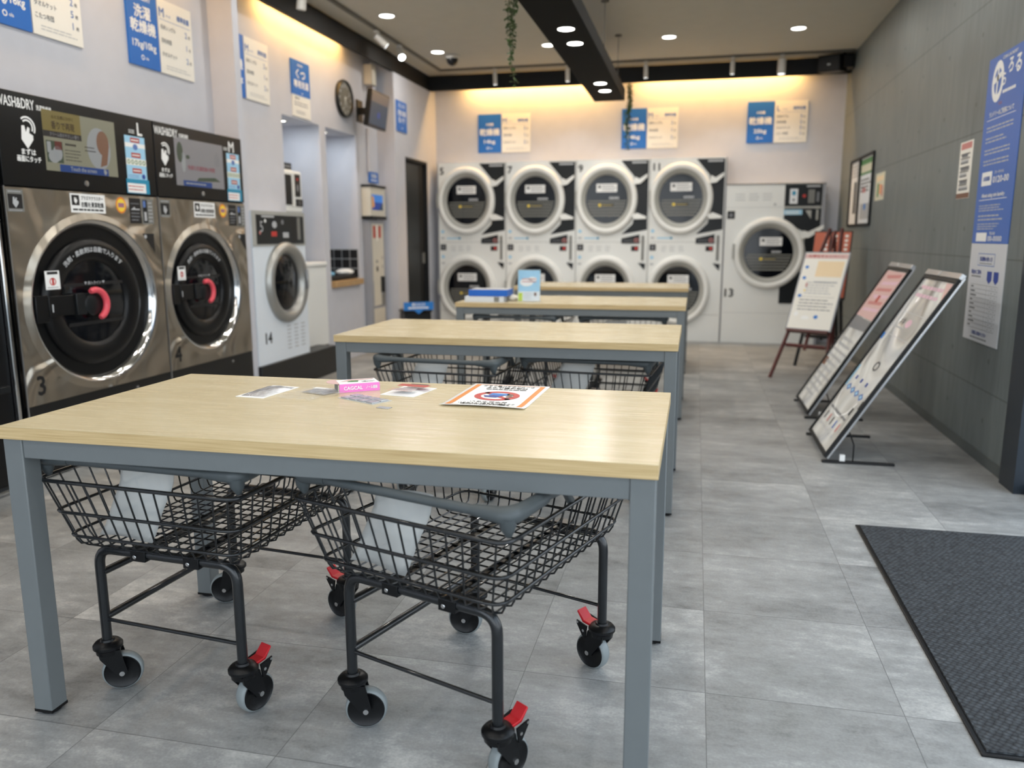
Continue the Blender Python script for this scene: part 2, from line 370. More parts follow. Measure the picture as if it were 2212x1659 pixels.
def tag(o, label=None, cat=None, group=None, kind=None):
    if label: o['label'] = label
    if cat: o['category'] = cat
    if group: o['group'] = group
    if kind: o['kind'] = kind
    return o
def thing(name, label, cat, loc=(0, 0, 0), rotz=0.0, group=None):
    o = bpy.data.objects.new(name, None); COL.objects.link(o); o.location = loc; o.rotation_euler = (0, 0, rotz); o.empty_display_size = 0.1
    return tag(o, label, cat, group)
def struct(mb, name, **k):
    o = mb.build(name, **k); o['kind'] = 'structure'; return o
def kids(o): return [c for c in bpy.data.objects if c.parent == o]
def dup(root, loc, rotz, label=None, group=None):
    def cp(o, parent):
        c = o.copy(); COL.objects.link(c); c.parent = parent
        for ch in kids(o): cp(ch, c)
        return c
    r = cp(root, None); r.location = loc; r.rotation_euler = (0, 0, rotz)
    if label: r['label'] = label
    if group: r['group'] = group
    return r
def bend(p0, p1, p2, r, n_=5):
    """points rounding corner p1 between p0 and p2 with radius r"""
    a, b_, c = Vector(p0), Vector(p1), Vector(p2)
    d0 = (a-b_).normalized(); d1 = (c-b_).normalized(); s_, e_ = b_+d0*r, b_+d1*r; out = []
    for i in range(n_+1):
        t = i/n_; out.append(s_*(1-t)**2+b_*2*t*(1-t)+e_*t*t)
    return out
def rounded(pts, r, closed=False, n_=4):
    out = []; N = len(pts)
    for i in range(N):
        if not closed and i in (0, N-1): out.append(Vector(pts[i])); continue
        out += bend(pts[i-1], pts[i], pts[(i+1) % N], r, n_)
    return out
# ------------------------------------------------------------------ room shell
XR, XL, XW, YB, YBW, ZC = 1.48, -3.05, -3.24, 9.20, 9.42, 2.975
YF = -1.5
mb = MB(); mb.box(-3.9, YF-0.2, -0.1, XR+0.2, YBW+0.3, 0, 'floor_tile'); struct(mb, 'floor', smooth=None)
mb = MB(); mb.box(-14, -16, -0.14, 16, 14, -0.1, 'paving'); struct(mb, 'pavement', smooth=None)
mb = MB(); mb.box(-3.9, YF-0.2, ZC, XR+0.2, YBW+0.3, ZC+0.15, 'ceiling_paint'); struct(mb, 'ceiling', smooth=None)
mb = MB(); mb.box(-3.9, YBW, 0, XR+0.2, YBW+0.15, ZC, 'wall_paint'); struct(mb, 'wall_back', smooth=None)
mb = MB(); mb.box(XR, 4.11, 0, XR+0.2, YBW, ZC, 'concrete_panel'); struct(mb, 'wall_right', smooth=None)
N1 = (6.065, 6.73); N2 = (6.84, 7.50); NT = 2.118
mb = MB()
for a, b_ in ((YF-0.2, N1[0]), (N1[1], N2[0]), (N2[1], 8.05)): mb.box(-3.7, a, 0, XW, b_, ZC, 'wall_paint')
for a, b_ in (N1, N2): mb.box(-3.7, a, NT, XW, b_, ZC, 'wall_paint')
mb.box(-3.7, N2[0], 0, XW, N2[1], 0.70, 'wall_paint')
mb.box(-3.9, YF-0.2, 0, -3.7, YBW, ZC, 'wall_paint')
D0, D1, DZ = 8.345, 9.07, 2.0
mb.box(-3.7, 8.05, 0, XL, D0, ZC, 'wall_paint'); mb.box(-3.7, D1, 0, XL, YBW, ZC, 'wall_paint'); mb.box(-3.7, D0, DZ, XL, D1, ZC, 'wall_paint')
mb.box(XW, 5.118, 0, -3.058, 5.19, ZC, 'wall_paint')
struct(mb, 'wall_left', smooth=None)
# black bulkheads that hide the warm cove strips
mb = MB(); mb.box(XL-0.03, YF, 2.80, XL+0.001, YB+0.03, 2.965, 'black_paint'); struct(mb, 'trim_1', smooth=None)
mb = MB(); mb.box(XL+0.002, YB, 2.80, XR, YB+0.03, 2.965, 'black_paint'); struct(mb, 'trim_2', smooth=None)
# black sliding door
mb = MB(); mb.box(-3.13, D0, 0, -3.09, D1, DZ, 'matte_black'); mb.box(-3.092, D0, 0, -3.052, D0+0.03, DZ, 'matte_black'); mb.box(-3.092, D1-0.03, 0, -3.052, D1, DZ, 'matte_black'); mb.box(-3.092, D0+.03, DZ-0.03, -3.052, D1-.03, DZ, 'matte_black')
door = struct(mb, 'door_1', smooth=None)
mb = MB(); mb.box(-3.09, D0+0.08, 0.25, -3.084, D1-0.22, DZ-0.06, 'panel_dark'); mb.build('door_panel', door)
mb = MB(); mb.box(-3.09, D1-0.12, 0.86, -3.07, D1-0.09, 0.98, 'panel_grey'); mb.build('door_handle', door)
# skirting on the concrete wall
mb = MB(); mb.box(XR-0.008, 4.11, 0, XR, YB, 0.055, 'base_grey'); struct(mb, 'baseboard_right', smooth=None)
# entrance glazing on the right, shop front behind the camera
mb = MB(); F_ = 'frame_navy'
mb.box(XR-0.03, 3.93, 0, XR+0.2, 4.11, ZC, F_)
for y in (-1.5, 0.4, 2.2): mb.box(XR+0.02, y, 0, XR+0.1, y+0.07, ZC, F_)
mb.box(XR+0.02, YF, 2.70, XR+0.1, 3.93, ZC, F_); mb.box(XR+0.02, YF, -0.02, XR+0.1, 3.93, 0.05, F_)
w1 = struct(mb, 'window_1', smooth=None)
mb = MB(); mb.box(XR+0.055, YF+0.07, 0.05, XR+0.061, 3.93, 2.70, 'pane_glass'); o = mb.build('window_glass', w1, smooth=None)
mb = MB()
mb.box(-3.7, YF-0.08, 0, -3.2, YF, ZC, F_)
for x in (-1.7, -0.2, 1.42): mb.box(x, YF-0.08, 0, x+0.07, YF, ZC, F_)
mb.box(-3.2, YF-0.08, 2.70, XR, YF, ZC, F_); mb.box(-3.2, YF-0.08, -0.02, XR, YF, 0.05, F_)
w2 = struct(mb, 'window_2', smooth=None)
mb = MB(); mb.box(-3.2, YF-0.045, 0.05, XR, YF-0.039, 2.70, 'pane_glass'); mb.build('window_glass', w2, smooth=None)

# ------------------------------------------------------------------ cove strips (warm)
def cove(name, loc, rot, L, power, label):
    mb = MB(); a, b_ = loc
    mb.cyl(a, b_, 0.012, 'strip_warm', 8); o = mb.build('cove_strip_light', smooth=40); tag(o, label, 'strip light')
    mid = (Vector(a)+Vector(b_))/2; mid.z -= 0.02
    area(name, mid, rot, L if abs(a[0]-b_[0]) > 0.1 else 0.04, 0.04 if abs(a[0]-b_[0]) > 0.1 else L, power, (1.0, 0.56, 0.17))
cove('cove_glow_back_west', ((-2.65, 9.31, 2.93), (-1.0, 9.31, 2.93)), (0, 0, 0), 1.65, 30, 'warm strip light hidden behind the back bulkhead, over the first two dryer columns')
cove('cove_glow_back_east', ((-0.7, 9.31, 2.93), (1.0, 9.31, 2.93)), (0, 0, 0), 1.7, 30, 'warm strip light hidden behind the back bulkhead, towards the speaker')
cove('cove_glow_left_far', ((-3.15, 5.75, 2.93), (-3.15, 7.2, 2.93)), (0, 0, 0), 1.45, 17, 'warm strip light hidden behind the left bulkhead above the wall clock')
cove('cove_glow_left_near', ((-3.15, 2.6, 2.93), (-3.15, 4.85, 2.93)), (0, 0, 0), 2.25, 15, 'warm strip light hidden behind the left bulkhead above the stainless washers')

# ------------------------------------------------------------------ downlights
def downlight_meshes(t, r=0.060):
    mb = MB(); mb.lathe([(r+0.004, 0.0), (r+0.016, -0.001), (r+0.018, -0.006), (r+0.006, -0.008), (r, -0.004)], 'spot_white', 32); mb.build('trim_ring', t)
    mb = MB(); mb.lathe([(0.0001, -0.004), (r, -0.004)], 'lamp_white', 32); mb.build('diffuser', t)
proto = thing('ceiling_downlight', 'round white ceiling downlight', 'downlight', (-2.59, 6.73, ZC), 0, 'round downlights in the ceiling')
downlight_meshes(proto)
seen = {(-2.59, 6.73): 'round downlight on the left part of the ceiling, nearest the row of spotlights', (-2.59, 8.1): 'round downlight right beside the dark dome camera',
        (-1.46, 8.06): 'round downlight half hidden by the left edge of the black hanging beam', (-0.32, 8.0): 'round downlight on the ceiling just right of the black hanging beam',
        (0.81, 7.94): 'round downlight nearest the concrete wall'}
for (x, y), lb in seen.items():
    if (x, y) == (-2.59, 6.73): proto['label'] = lb
    else: dup(proto, (x, y, ZC), 0, lb)
LP = 7.5
for x in (-2.59, -1.46, -0.32, 0.81):
    for y in (8.05, 6.7, 5.3, 3.9, 2.5, 1.1, -0.3):
        area('downlight_lamp', (x, y, ZC-0.012), (0, 0, 0), 0.10, 0.10, LP, (1.0, 0.95, 0.88), shape='DISK')

# ------------------------------------------------------------------ hanging black beam with downlights
beam = thing('hanging_light_beam', 'long black box beam hung from the ceiling with paired downlights', 'light beam', (-0.908, 5.9, 2.5))
mb = MB(); mb.box(-0.153, -2.6, 0, 0.153, 2.575, 0.115, 'beam_black'); mb.build('body', beam, bevel=0.004)
for y in (7.83, 6.70, 5.1):
    mb2 = MB(); mb2.M = Matrix.Translation((0.14, y-5.9, ZC-2.5-0.014)); mb2.lathe([(0.0001, 0), (0.032, 0), (0.032, 0.012), (0.0001, 0.012)], 'duct_rail', 16)
    w = MB(); w.cyl((0.14, y-5.9, 0.12), (0.14, y-5.9, ZC-2.5-0.002), 0.004, 'duct_rail', 8); wo = w.build('suspension_wire', beam); mb2.build('ceiling_cup', wo)
for y in (7.87, 7.49, 5.95, 5.54, 4.0, 3.6):
    mb = MB(); mb.M = Matrix.Translation((0.02, y-5.9, -0.001))
    mb.lathe([(0.055, -0.001), (0.062, -0.003), (0.066, 0.0)], 'black_paint', 32); ro = mb.build('lamp_ring', beam)
    mb = MB(); mb.M = Matrix.Translation((0.02, y-5.9, -0.0035)); mb.lathe([(0.0001, 0), (0.055, 0)], 'lamp_white', 32); mb.build('diffuser', ro)
    area('beam_lamp', (-0.888, y, 2.49), (0, 0, 0), 0.10, 0.10, LP, (1.0, 0.97, 0.92), shape='DISK')

# ------------------------------------------------------------------ duct rails and spotlights
mb = MB(); mb.box(-2.84, 8.915, ZC-0.022, 1.46, 8.945, ZC-0.001, 'duct_rail'); tag(mb.build('lighting_track', smooth=None), 'thin grey lighting track running across the ceiling before the dryers', 'light track')
mb = MB(); mb.box(-2.845, 0.0, ZC-0.022, -2.815, 8.914, ZC-0.001, 'duct_rail'); tag(mb.build('lighting_track', smooth=None), 'thin grey lighting track running along the left side of the ceiling', 'light track')
def spot(loc, d, label, group, lit='lamp_small', r=0.022, L=0.10, stem=0.05):
    t = thing('track_spotlight', label, 'spotlight', loc, 0, group); d = Vector(d).normalized()
    mb = MB(); mb.box(-0.018, -0.03, -0.02, 0.018, 0.03, 0, 'spot_white'); mb.cyl((0, 0, -0.02), (0, 0, -stem), 0.006, 'spot_white', 10); mb.build('arm', t)
    a = Vector((0, 0, -stem)); mb = MB(); mb.tube([a-d*0.02, a-d*0.015, a+d*(L-0.002), a+d*L], [r*0.8, r, r*1.02, r*0.95], 'spot_white', 20); hd = mb.build('head', t)
    mb = MB(); mb.cyl(a+d*(L+0.0005), a+d*(L+0.002), r*0.85, lit, 20); mb.build('lens', hd)
    return t
for x, lb in ((-2.209, 'first on the left'), (-1.411, 'just left of the hanging beam'), (-0.585, 'just right of the hanging beam'), (0.29, 'second right of the hanging beam')):
    spot((x, 8.93, ZC-0.022), (0.0, 0.15, -1), 'small white spotlight on the track above the dryers, '+lb, 'white spotlights above the dryers', L=0.11)
spot((0.77, 8.93, ZC-0.022), (0, 0.08, -1), 'thick pale conduit pipe beside the ceiling speaker, built as a spotlight', 'white spotlights above the dryers', r=0.04, L=0.13)  # conduit pipe; its spotlight shape and glowing lens are added
spot((-2.83, 5.70, ZC-0.022), (-0.2, 0.1, -1), 'unlit pale spotlight on the left track at the top edge of the photo', 'white spotlights on the left track', lit='spot_white', r=0.034, L=0.13)
spot((-2.83, 7.10, ZC-0.022), (0.62, 0.35, -0.62), 'lit white spotlight on the left track above the wall clock, tilted away', 'white spotlights on the left track', lit='lamp_small', r=0.03, L=0.11)
spot((-2.83, 7.66, ZC-0.022), (0.45, -0.62, -0.7), 'glaring white spotlight on the left track aimed towards the camera', 'white spotlights on the left track', lit='lamp_spot', r=0.036, L=0.11)
def spotlamp(loc, d, power, ang, col=(1, 0.96, 0.9), size=0.03):
    L_ = bpy.data.lights.new('spot_lamp', 'SPOT'); L_.energy = power; L_.spot_size = math.radians(ang); L_.spot_blend = 0.5; L_.color = col; L_.shadow_soft_size = size
    o = bpy.data.objects.new('spot_lamp', L_); COL.objects.link(o); o.location = loc; o.rotation_euler = Vector(d).to_track_quat('-Z', 'Y').to_euler()
for x in (-2.209, -1.411, -0.585, 0.29, 0.77): spotlamp((x, 8.93, 2.75), (0, 0.12, -1), 9, 95)  # the rightmost lamp is added, below the conduit pipe
spotlamp((-2.70, 7.2, 2.80), (0.62, 0.35, -0.62), 9, 80); spotlamp((-2.75, 7.55, 2.78), (0.45, -0.62, -0.7), 9, 80)
for y in N1, N2:
    yy_ = (y[0]+y[1])/2
    area('niche_lamp', (-3.42, yy_, NT-0.014), (0, 0, 0), 0.08, 0.08, 2.4, (0.82, 0.92, 1.0), shape='DISK')
    t = thing('niche_downlight', 'small round downlight in the top of the %s wall niche' % ('shoe-washer' if y is N1 else 'tiled'), 'downlight', (-3.42, yy_, NT), 0, 'small downlights in the wall niches')
    downlight_meshes(t, 0.035)

# dome camera and ceiling speaker
t = thing('dome_camera', 'small dark dome camera on the ceiling beside a downlight', 'security camera', (-2.50, 8.30, ZC))
mb = MB(); mb.lathe([(0.0001, 0), (0.07, 0), (0.07, -0.02), (0.06, -0.03)], 'spot_white', 28); mb.build('base', t)
mb = MB(); mb.lathe([(0.06, -0.03), (0.058, -0.055), (0.044, -0.082), (0.022, -0.096), (0.0001, -0.1)], 'plastic_black', 28); mb.build('dome', t)
t = thing('corner_speaker', 'black speaker bracketed high in the right back corner', 'speaker', (1.30, 9.03, 2.868))
mb = MB(); mb.M = Matrix.Rotation(math.radians(-24), 4, 'Z')
mb.prism([(-0.155, -0.09), (0.06, -0.09), (0.10, 0.05), (-0.12, 0.05)], -0.085, 0.075, 'machine_black'); mb.build('cabinet', t, bevel=0.006)
mb = MB(); mb.M = Matrix.Rotation(math.radians(-24), 4, 'Z') @ FRONT(-0.045, -0.0905, -0.005); mb.rect(-0.095, -0.065, 0.095, 0.065, 0, 'matte_black'); mb.rect(-0.015, -0.02, 0.015, -0.005, 0.001, 'ink_lightgrey'); mb.build('grille', t)
mb = MB(); mb.box(0.05, -0.05, -0.05, 0.165, 0.12, 0.08, 'machine_black'); mb.cyl((0.08, 0.05, 0.06), (0.08, 0.05, 0.105), 0.02, 'plastic_black'); mb.build('bracket', t, bevel=0.004)
# ------------------------------------------------------------------ stainless washer-dryers (front faces local -y)
def hand_icon(mb, cx, cy, s, m, z=0.0):
    mb.prism([(cx-0.30*s, cy-0.15*s), (cx-0.02*s, cy-0.5*s), (cx+0.30*s, cy-0.12*s), (cx+0.30*s, cy+0.05*s), (cx+0.12*s, cy+0.12*s), (cx+0.16*s, cy+0.32*s), (cx+0.06*s, cy+0.36*s), (cx-0.05*s, cy+0.14*s), (cx-0.10*s, cy+0.40*s), (cx-0.24*s, cy+0.38*s)], z, z+0.0006, m)
def touch_icon(mb, cx, cy, s, m, z=0.0):
    hand_icon(mb, cx, cy-0.12*s, s, m, z)
    for r in (0.24, 0.36): mb.ring(cx+0.03*s, cy+0.22*s, r*s, (r+0.07)*s, z+0.0006, m, 20, -0.5, 2.3)
def arc_text(mb, body, cx, cy, r, size, a_mid, m, z, step=None):
    n_ = len(body); step = step or size*1.0/r; a = a_mid+step*(n_-1)/2
    for ch in body:
        mb.text(ch, cx+r*math.cos(a), cy+r*math.sin(a), size, z, m, rot=a-PI/2, bold=0.03); a -= step
def washer(name, loc, W, cxo, R_, label, num, size, screen, kx=1.0):
    WF = lambda x, y, z: FRONT(x, y, z) @ Matrix.Diagonal((kx, 1, 1, 1))
    t = thing(name, label, 'washer-dryer', loc, PI/2, 'stainless washer-dryers in the left wall')
    D = 0.185; zc = 0.83
    mb = MB(); mb.box(0.004, 0.02, 0.0, W-0.004, D, 1.81, 'machine_black'); mb.box(0, 0.0, 0.03, W, 0.02, 0.365, 'plinth_black')
    mb.M = FRONT(W*0.72, -0.0005, 0.33); mb.lathe([(0.0001, 0.006), (0.008, 0.005), (0.009, 0)], 'bolt', 12); mb.build('body', t)
    mb = MB(); mb.box(0.0, -0.012, 0.012, W, 0.0, 0.028, 'chrome'); mb.build('kick_trim', t, bevel=0.002)
    # stainless front with round mouth
    mb = MB(); mb.M = FRONT(0, 0, 0); mb.hole_panel(0.006, 0.368, W-0.006, 1.385, cxo, zc, R_*kx, R_, 0.006, 'stainless')
    for (x0, y0, x1, y1) in ((0.006, 0.368, 0.0075, 1.385), (W-0.0075, 0.368, W-0.006, 1.385)): mb.box(x0, y0, -0.02, x1, y1, 0.006, 'stainless')
    mb.box(0.006, 0.368, -0.02, W-0.006, 0.3695, 0.0055, 'stainless'); mb.box(0.006, 1.3835, -0.02, W-0.006, 1.385, 0.0055, 'stainless')
    # lower right swell pressed round the mouth
    mb.M = WF(cxo, 0, zc); mb.lathe([(R_+0.042, 0.006), (R_+0.028, 0.011), (R_+0.018, 0.016), (R_+0.010, 0.019)], 'stainless', 72); mb.lathe([(R_+0.010, 0.019), (R_+0.003, 0.018), (R_-0.018, 0.000), (R_-0.024, -0.03)], 'chrome', 72); mb.lathe([(R_-0.024, -0.03), (R_-0.03, -0.055)], 'well_metal', 72); fp = mb.build('front_panel', t, smooth=50)
    mb = MB(); mb.M = WF(cxo, 0, zc); mb.lathe([(R_-0.028, -0.050), (R_-0.045, -0.062), (R_-0.12, -0.068)], 'well_metal', 64); mb.lathe([(R_-0.12, -0.068), (0.0001, -0.068)], 'plastic_black', 64); mb.build('door_well', t)
    # side chrome edge
    mb = MB(); mb.box(0.0, -0.006, 0.03, 0.006, 0.0, 1.39, 'alu'); mb.build('edge_trim', t)
    # stickers on the stainless front
    Z = 0.0006
    def flat(nm, fn, y=-0.0065, par=None, lab=None):
        q = MB(); q.M = FRONT(0, y, 0); fn(q); o_ = q.build(nm, par or t, smooth=None)
        return o_
    def f(q): q.rect(0.010, 1.275, 0.105, 1.375, 0, 'panel_grey'); q.rect(0.018, 1.290, 0.098, 1.355, Z, 'ink_black'); hand_icon(q, 0.058, 1.32, 0.055, 'ink_lightgrey', 2*Z); q.lines(0.02, 0.095, 1.36, 1.372, 1, Z, 'ink_lightgrey'); q.lines(0.02, 0.095, 1.277, 1.287, 1, Z, 'ink_lightgrey')
    flat('touch_label', f)
    x0 = 0.397*W/1.08; k = 1.0 if W > 1 else 0.92
    def f(q): q.rect(x0, 1.282, x0+0.245*k, 1.376, 0, 'ink_white'); q.rect(x0+0.010, 1.318, x0+0.062, 1.368, Z, 'ink_black'); hand_icon(q, x0+0.036, 1.343, 0.036, 'ink_white', 2*Z); q.text('プラズマクラスター', x0+0.152*k, 1.355, 0.022, Z, 'ink_black', width=0.155*k); q.text('衣類を清潔乾燥', x0+0.152*k, 1.322, 0.028, Z, 'ink_black', width=0.16*k); q.lines(x0+0.014, x0+0.235*k, 1.286, 1.308, 1, Z, 'ink_black', 0.4)
    flat('white_label', f)
    xo = 0.765*W/1.08
    def f(q): q.ell(xo, 1.33, 0.040, 0.043, 0, 'ink_orange'); q.ell(xo, 1.33, 0.032, 0.034, Z, 'ink_yellow'); q.rect(xo-0.024, 1.318, xo+0.024, 1.342, 2*Z, 'ink_rose'); q.lines(xo-0.022, xo+0.022, 1.32, 1.34, 2, 3*Z, 'ink_navy')
    flat('round_sticker', f)
    xk = 0.830*W/1.08+(0.0 if W > 1 else 0.01)
    def f(q): q.rect(xk, 1.235, xk+0.095, 1.372, 0, 'ink_black'); q.lines(xk+0.012, xk+0.085, 1.335, 1.35, 1, Z, 'ink_grey'); q.poly([(xk+0.01, 1.308), (xk+0.085, 1.308), (xk+0.085, 1.315), (xk+0.05, 1.315), (xk+0.04, 1.325)], Z, 'ink_lightgrey'); q.lines(xk+0.012, xk+0.085, 1.245, 1.30, 3, Z, 'ink_grey', 0.35, 3)
    flat('card_reader_label', f)
    def f(q): q.rect(xk+0.1, 1.232, xk+0.2, 1.372, 0, 'panel_grey'); q.rect(xk+0.112, 1.24, xk+0.15, 1.365, Z, 'panel_dark'); q.rect(xk+0.12, 1.25, xk+0.14, 1.30, 2*Z, 'ink_lightgrey'); q.rect(xk+0.115, 1.325, xk+0.135, 1.36, 2*Z, 'ink_bluegrey'); q.lines(xk+0.158, xk+0.195, 1.24, 1.36, 6, Z, 'ink_lightgrey', 0.3, 5)
    flat('coin_slot_plate', f)
    def f(q): q.poly([(xk+0.09, 1.18), (xk+0.19, 1.18), (xk+0.19, 1.07)], 0, 'ink_black'); q.ell(xk+0.115, 1.163, 0.011, 0.011, Z, 'ink_lightgrey')
    flat('corner_lock', f)
    def f(q): q.text(num, 0.095*W/1.08, 0.46, 0.13, 0, 'ink_black', bold=0.022, kx=0.95)
    flat('number', f)
    # upper black fascia, print and touch screen
    mb = MB(); mb.box(0.003, -0.008, 1.392, W-0.003, 0.02, 1.812, 'machine_black'); fa = mb.build('upper_panel', t, bevel=0.003)
    kk = W/1.08
    def f(q): q.text('WASH&DRY', 0.116, 1.765, 0.064, 0, 'ink_white', width=0.215, bold=0.015); q.text('洗濯乾燥機', 0.281, 1.757, 0.026, 0, 'ink_white', width=0.092, bold=0.02)
    flat('title_print', f, -0.0086, fa)
    def f(q):
        if W > 1: touch_icon(q, 0.165, 1.635, 0.115, 'ink_white'); q.text('まずは', 0.165, 1.549, 0.030, 0, 'ink_white', bold=0.03); q.text('画面にタッチ', 0.165, 1.517, 0.030, 0, 'ink_white', width=0.14, bold=0.03)
        else: touch_icon(q, 0.09, 1.635, 0.105, 'ink_white'); q.text('まずは', 0.09, 1.545, 0.026, 0, 'ink_white', bold=0.03); q.text('画面にタッチ', 0.09, 1.515, 0.026, 0, 'ink_white', width=0.12, bold=0.03)
    flat('touch_icon', f, -0.0086, fa)
    def f(q): xs = 0.965*kk+(-0.03 if W < 1 else 0); q.text(size, xs, 1.748, 0.095, 0, 'ink_white', bold=0.02); q.text('SIZE', xs-0.068, 1.730, 0.026, 0, 'ink_white', bold=0.01)
    flat('size_print', f, -0.0086, fa)
    def f(q): q.lathe([(0.0001, 0.005), (0.014, 0.004), (0.015, 0)], 'bolt', 16, cx=0.48*W, cy=1.428)
    flat('key_lock', f, -0.0082, fa)
    mb = MB(); mb.M = FRONT(0, -0.0090, 0); s0, s1, b0, b1 = screen; w_, h_ = s1-s0, b1-b0
    X = lambda u: s0+u*w_; Y = lambda v: b0+v*h_
    if W > 1:
        mb.rect(s0, b0, s1, b1, 0, 'lcd_cream'); mb.rect(X(0), Y(0.66), X(0.5), Y(1), Z, 'lcd_gold'); mb.rect(X(0), Y(0.56), X(0.5), Y(0.66), Z, 'lcd_dark')
        mb.text('香りで再現', X(0.26), Y(0.76), 0.040, 2*Z, 'lcd_brown', width=0.30*w_); mb.text('心と五感にひびく', X(0.26), Y(0.90), 0.018, 2*Z, 'lcd_brown', width=0.28*w_); mb.text('クリーム状のやさしい香り', X(0.27), Y(0.61), 0.020, 2*Z, 'lcd_palegrey', width=0.38*w_)
        mb.rect(X(0.02), Y(0.14), X(0.23), Y(0.5), 2*Z, 'lcd_green'); mb.ell(X(0.11), Y(0.24), 0.035, 0.03, 3*Z, 'lcd_white'); mb.ell(X(0.16), Y(0.3), 0.03, 0.035, 3*Z, 'lcd_white'); mb.rect(X(0.13), Y(0.36), X(0.22), Y(0.5), 3*Z, 'lcd_red'); mb.rect(X(0.03), Y(0.3), X(0.08), Y(0.48), 3*Z, 'lcd_white')
        mb.lines(X(0.27), X(0.42), Y(0.44), Y(0.5), 1, Z, 'lcd_dark', 0.6); mb.lines(X(0.26), X(0.48), Y(0.18), Y(0.40), 4, Z, 'lcd_dark', 0.25, 4)
        mb.ell(X(0.74), Y(0.47), 0.085, 0.105, Z, 'lcd_white'); mb.ell(X(0.80), Y(0.58), 0.045, 0.062, 2*Z, 'lcd_skin'); mb.poly([(X(0.72), Y(0.5)), (X(0.89), Y(0.55)), (X(0.84), Y(0.2)), (X(0.74), Y(0.15)), (X(0.78), Y(0.4))], 3*Z, 'lcd_skin'); mb.lines(X(0.53), X(0.70), Y(0.38), Y(0.50), 2, 4*Z, 'lcd_dark', 0.3, 6)
        mb.rect(X(0.17), Y(0.0), X(0.85), Y(0.12), 4*Z, 'lcd_blue'); mb.text('Touch the screen', X(0.49), Y(0.065), 0.028, 5*Z, 'lcd_white', width=0.36*w_); hand_icon(mb, X(0.80), Y(0.07), 0.035, 'lcd_white', 5*Z)
    else:
        mb.rect(s0, b0, s1, b1, 0, 'lcd_grey'); mb.text('快適な洗濯乾燥の時間', X(0.52), Y(0.40), 0.030, Z, 'lcd_pink', width=0.56*w_)
        mb.ell(X(0.1), Y(0.7), 0.03, 0.06, Z, 'lcd_green'); mb.ell(X(0.16), Y(0.5), 0.02, 0.06, Z, 'lcd_white'); mb.ell(X(0.25), Y(0.62), 0.02, 0.012, Z, 'lcd_green'); mb.poly([(X(0.8), Y(0.7)), (X(0.86), Y(0.84)), (X(0.92), Y(0.7)), (X(0.9), Y(0.5)), (X(0.82), Y(0.5))], Z, 'lcd_palegrey')
        mb.poly([(X(0.4), Y(0.12)), (X(0.92), Y(0.16)), (X(0.8), Y(0.24)), (X(0.45), Y(0.2))], Z, 'lcd_green'); mb.rect(X(0.13), Y(0), X(0.72), Y(0.12), 2*Z, 'lcd_blue'); mb.lines(X(0.18), X(0.6), Y(0.03), Y(0.09), 1, 3*Z, 'lcd_white', 0.5)
    mb.build('touch_screen', t, smooth=None)
    # hanging price strip
    mb = MB(); mb.M = FRONT(0, -0.0100, 0); p0 = 0.832*kk if W > 1 else 0.732; pw = 0.165 if W > 1 else 0.15
    mb.rect(p0, 1.475, p0+pw, 1.705, 0, 'ink_sky')
    for q, c_ in ((1.685, 'ink_brick'), (1.605, 'ink_brick'), (1.522, 'ink_brick')): mb.rect(p0+pw*0.28, q-0.014, p0+pw*0.74, q+0.012, Z, c_); mb.lines(p0+pw*0.32, p0+pw*0.7, q-0.008, q+0.006, 1, 2*Z, 'ink_white', 0.5)
    mb.rect(p0, 1.645, p0+pw, 1.668, Z, 'ink_white'); mb.ell(p0+pw*0.5, 1.648, 0.02, 0.016, 2*Z, 'ink_bluegrey'); mb.rect(p0, 1.55, p0+pw, 1.585, Z, 'paper')
    for i in range(5): mb.ring(p0+pw*(0.12+0.19*i), 1.567, 0.007, 0.012, 2*Z, 'ink_green', 12)
    mb.ell(p0+pw*0.82, 1.492, 0.014, 0.014, Z, 'ink_navy'); mb.lines(p0+0.01, p0+pw*0.6, 1.48, 1.50, 2, Z, 'ink_bluegrey', 0.3)
    mb.M = FRONT(0, -0.0112, 0); mb.rect(p0-0.012, 1.398, p0+pw+0.012, 1.475, 0, 'ink_teal'); mb.rect(p0-0.005, 1.402, p0+pw-0.02, 1.452, Z, 'ink_white'); mb.lines(p0, p0+pw-0.03, 1.41, 1.445, 2, 2*Z, 'ink_red', 0.3, 8); mb.build('notice_strip', t, smooth=None)
    # door
    k = R_/0.41; dx, dz = cxo-0.012, zc
    mb = MB(); mb.M = WF(dx, 0, dz); a, g_ = 0.322*k, 0.212*k
    mb.lathe([(a, -0.066), (a+0.004, -0.020), (a, -0.006), (a-0.010, 0.004), (a-0.03, 0.010), (g_+0.02, 0.004), (g_+0.004, -0.004), (g_, -0.012)], 'plastic_black', 72)
    arc_text(mb, '洗剤・柔軟剤は自動で入ります', 0, 0, 0.268*k, 0.030*k, PI/2, 'ink_lightgrey', 0.0095)
    d_ = mb.build('door', t, smooth=50)
    mb = MB(); mb.M = WF(dx, 0, dz); mb.lathe([(g_+0.001, -0.012), (g_*0.7, -0.006), (0.0001, -0.003)], 'door_glass', 64)
    mb.prism([(-g_*0.93, 0.085*k), (g_*0.93, 0.085*k), (g_*0.93, 0.10*k), (-g_*0.93, 0.10*k)], -0.006, -0.002, 'ink_black'); mb.prism([(-g_*0.86, -0.115*k), (g_*0.86, -0.115*k), (g_*0.86, -0.098*k), (-g_*0.86, -0.098*k)], -0.006, -0.002, 'ink_black')
    mb.text('▼ 投入ライン ▼', 0, 0.098*k, 0.018*k, 0.0, 'ink_lightgrey'); mb.build('glass', d_, smooth=50)
    mb = MB(); mb.M = WF(dx, 0, dz)
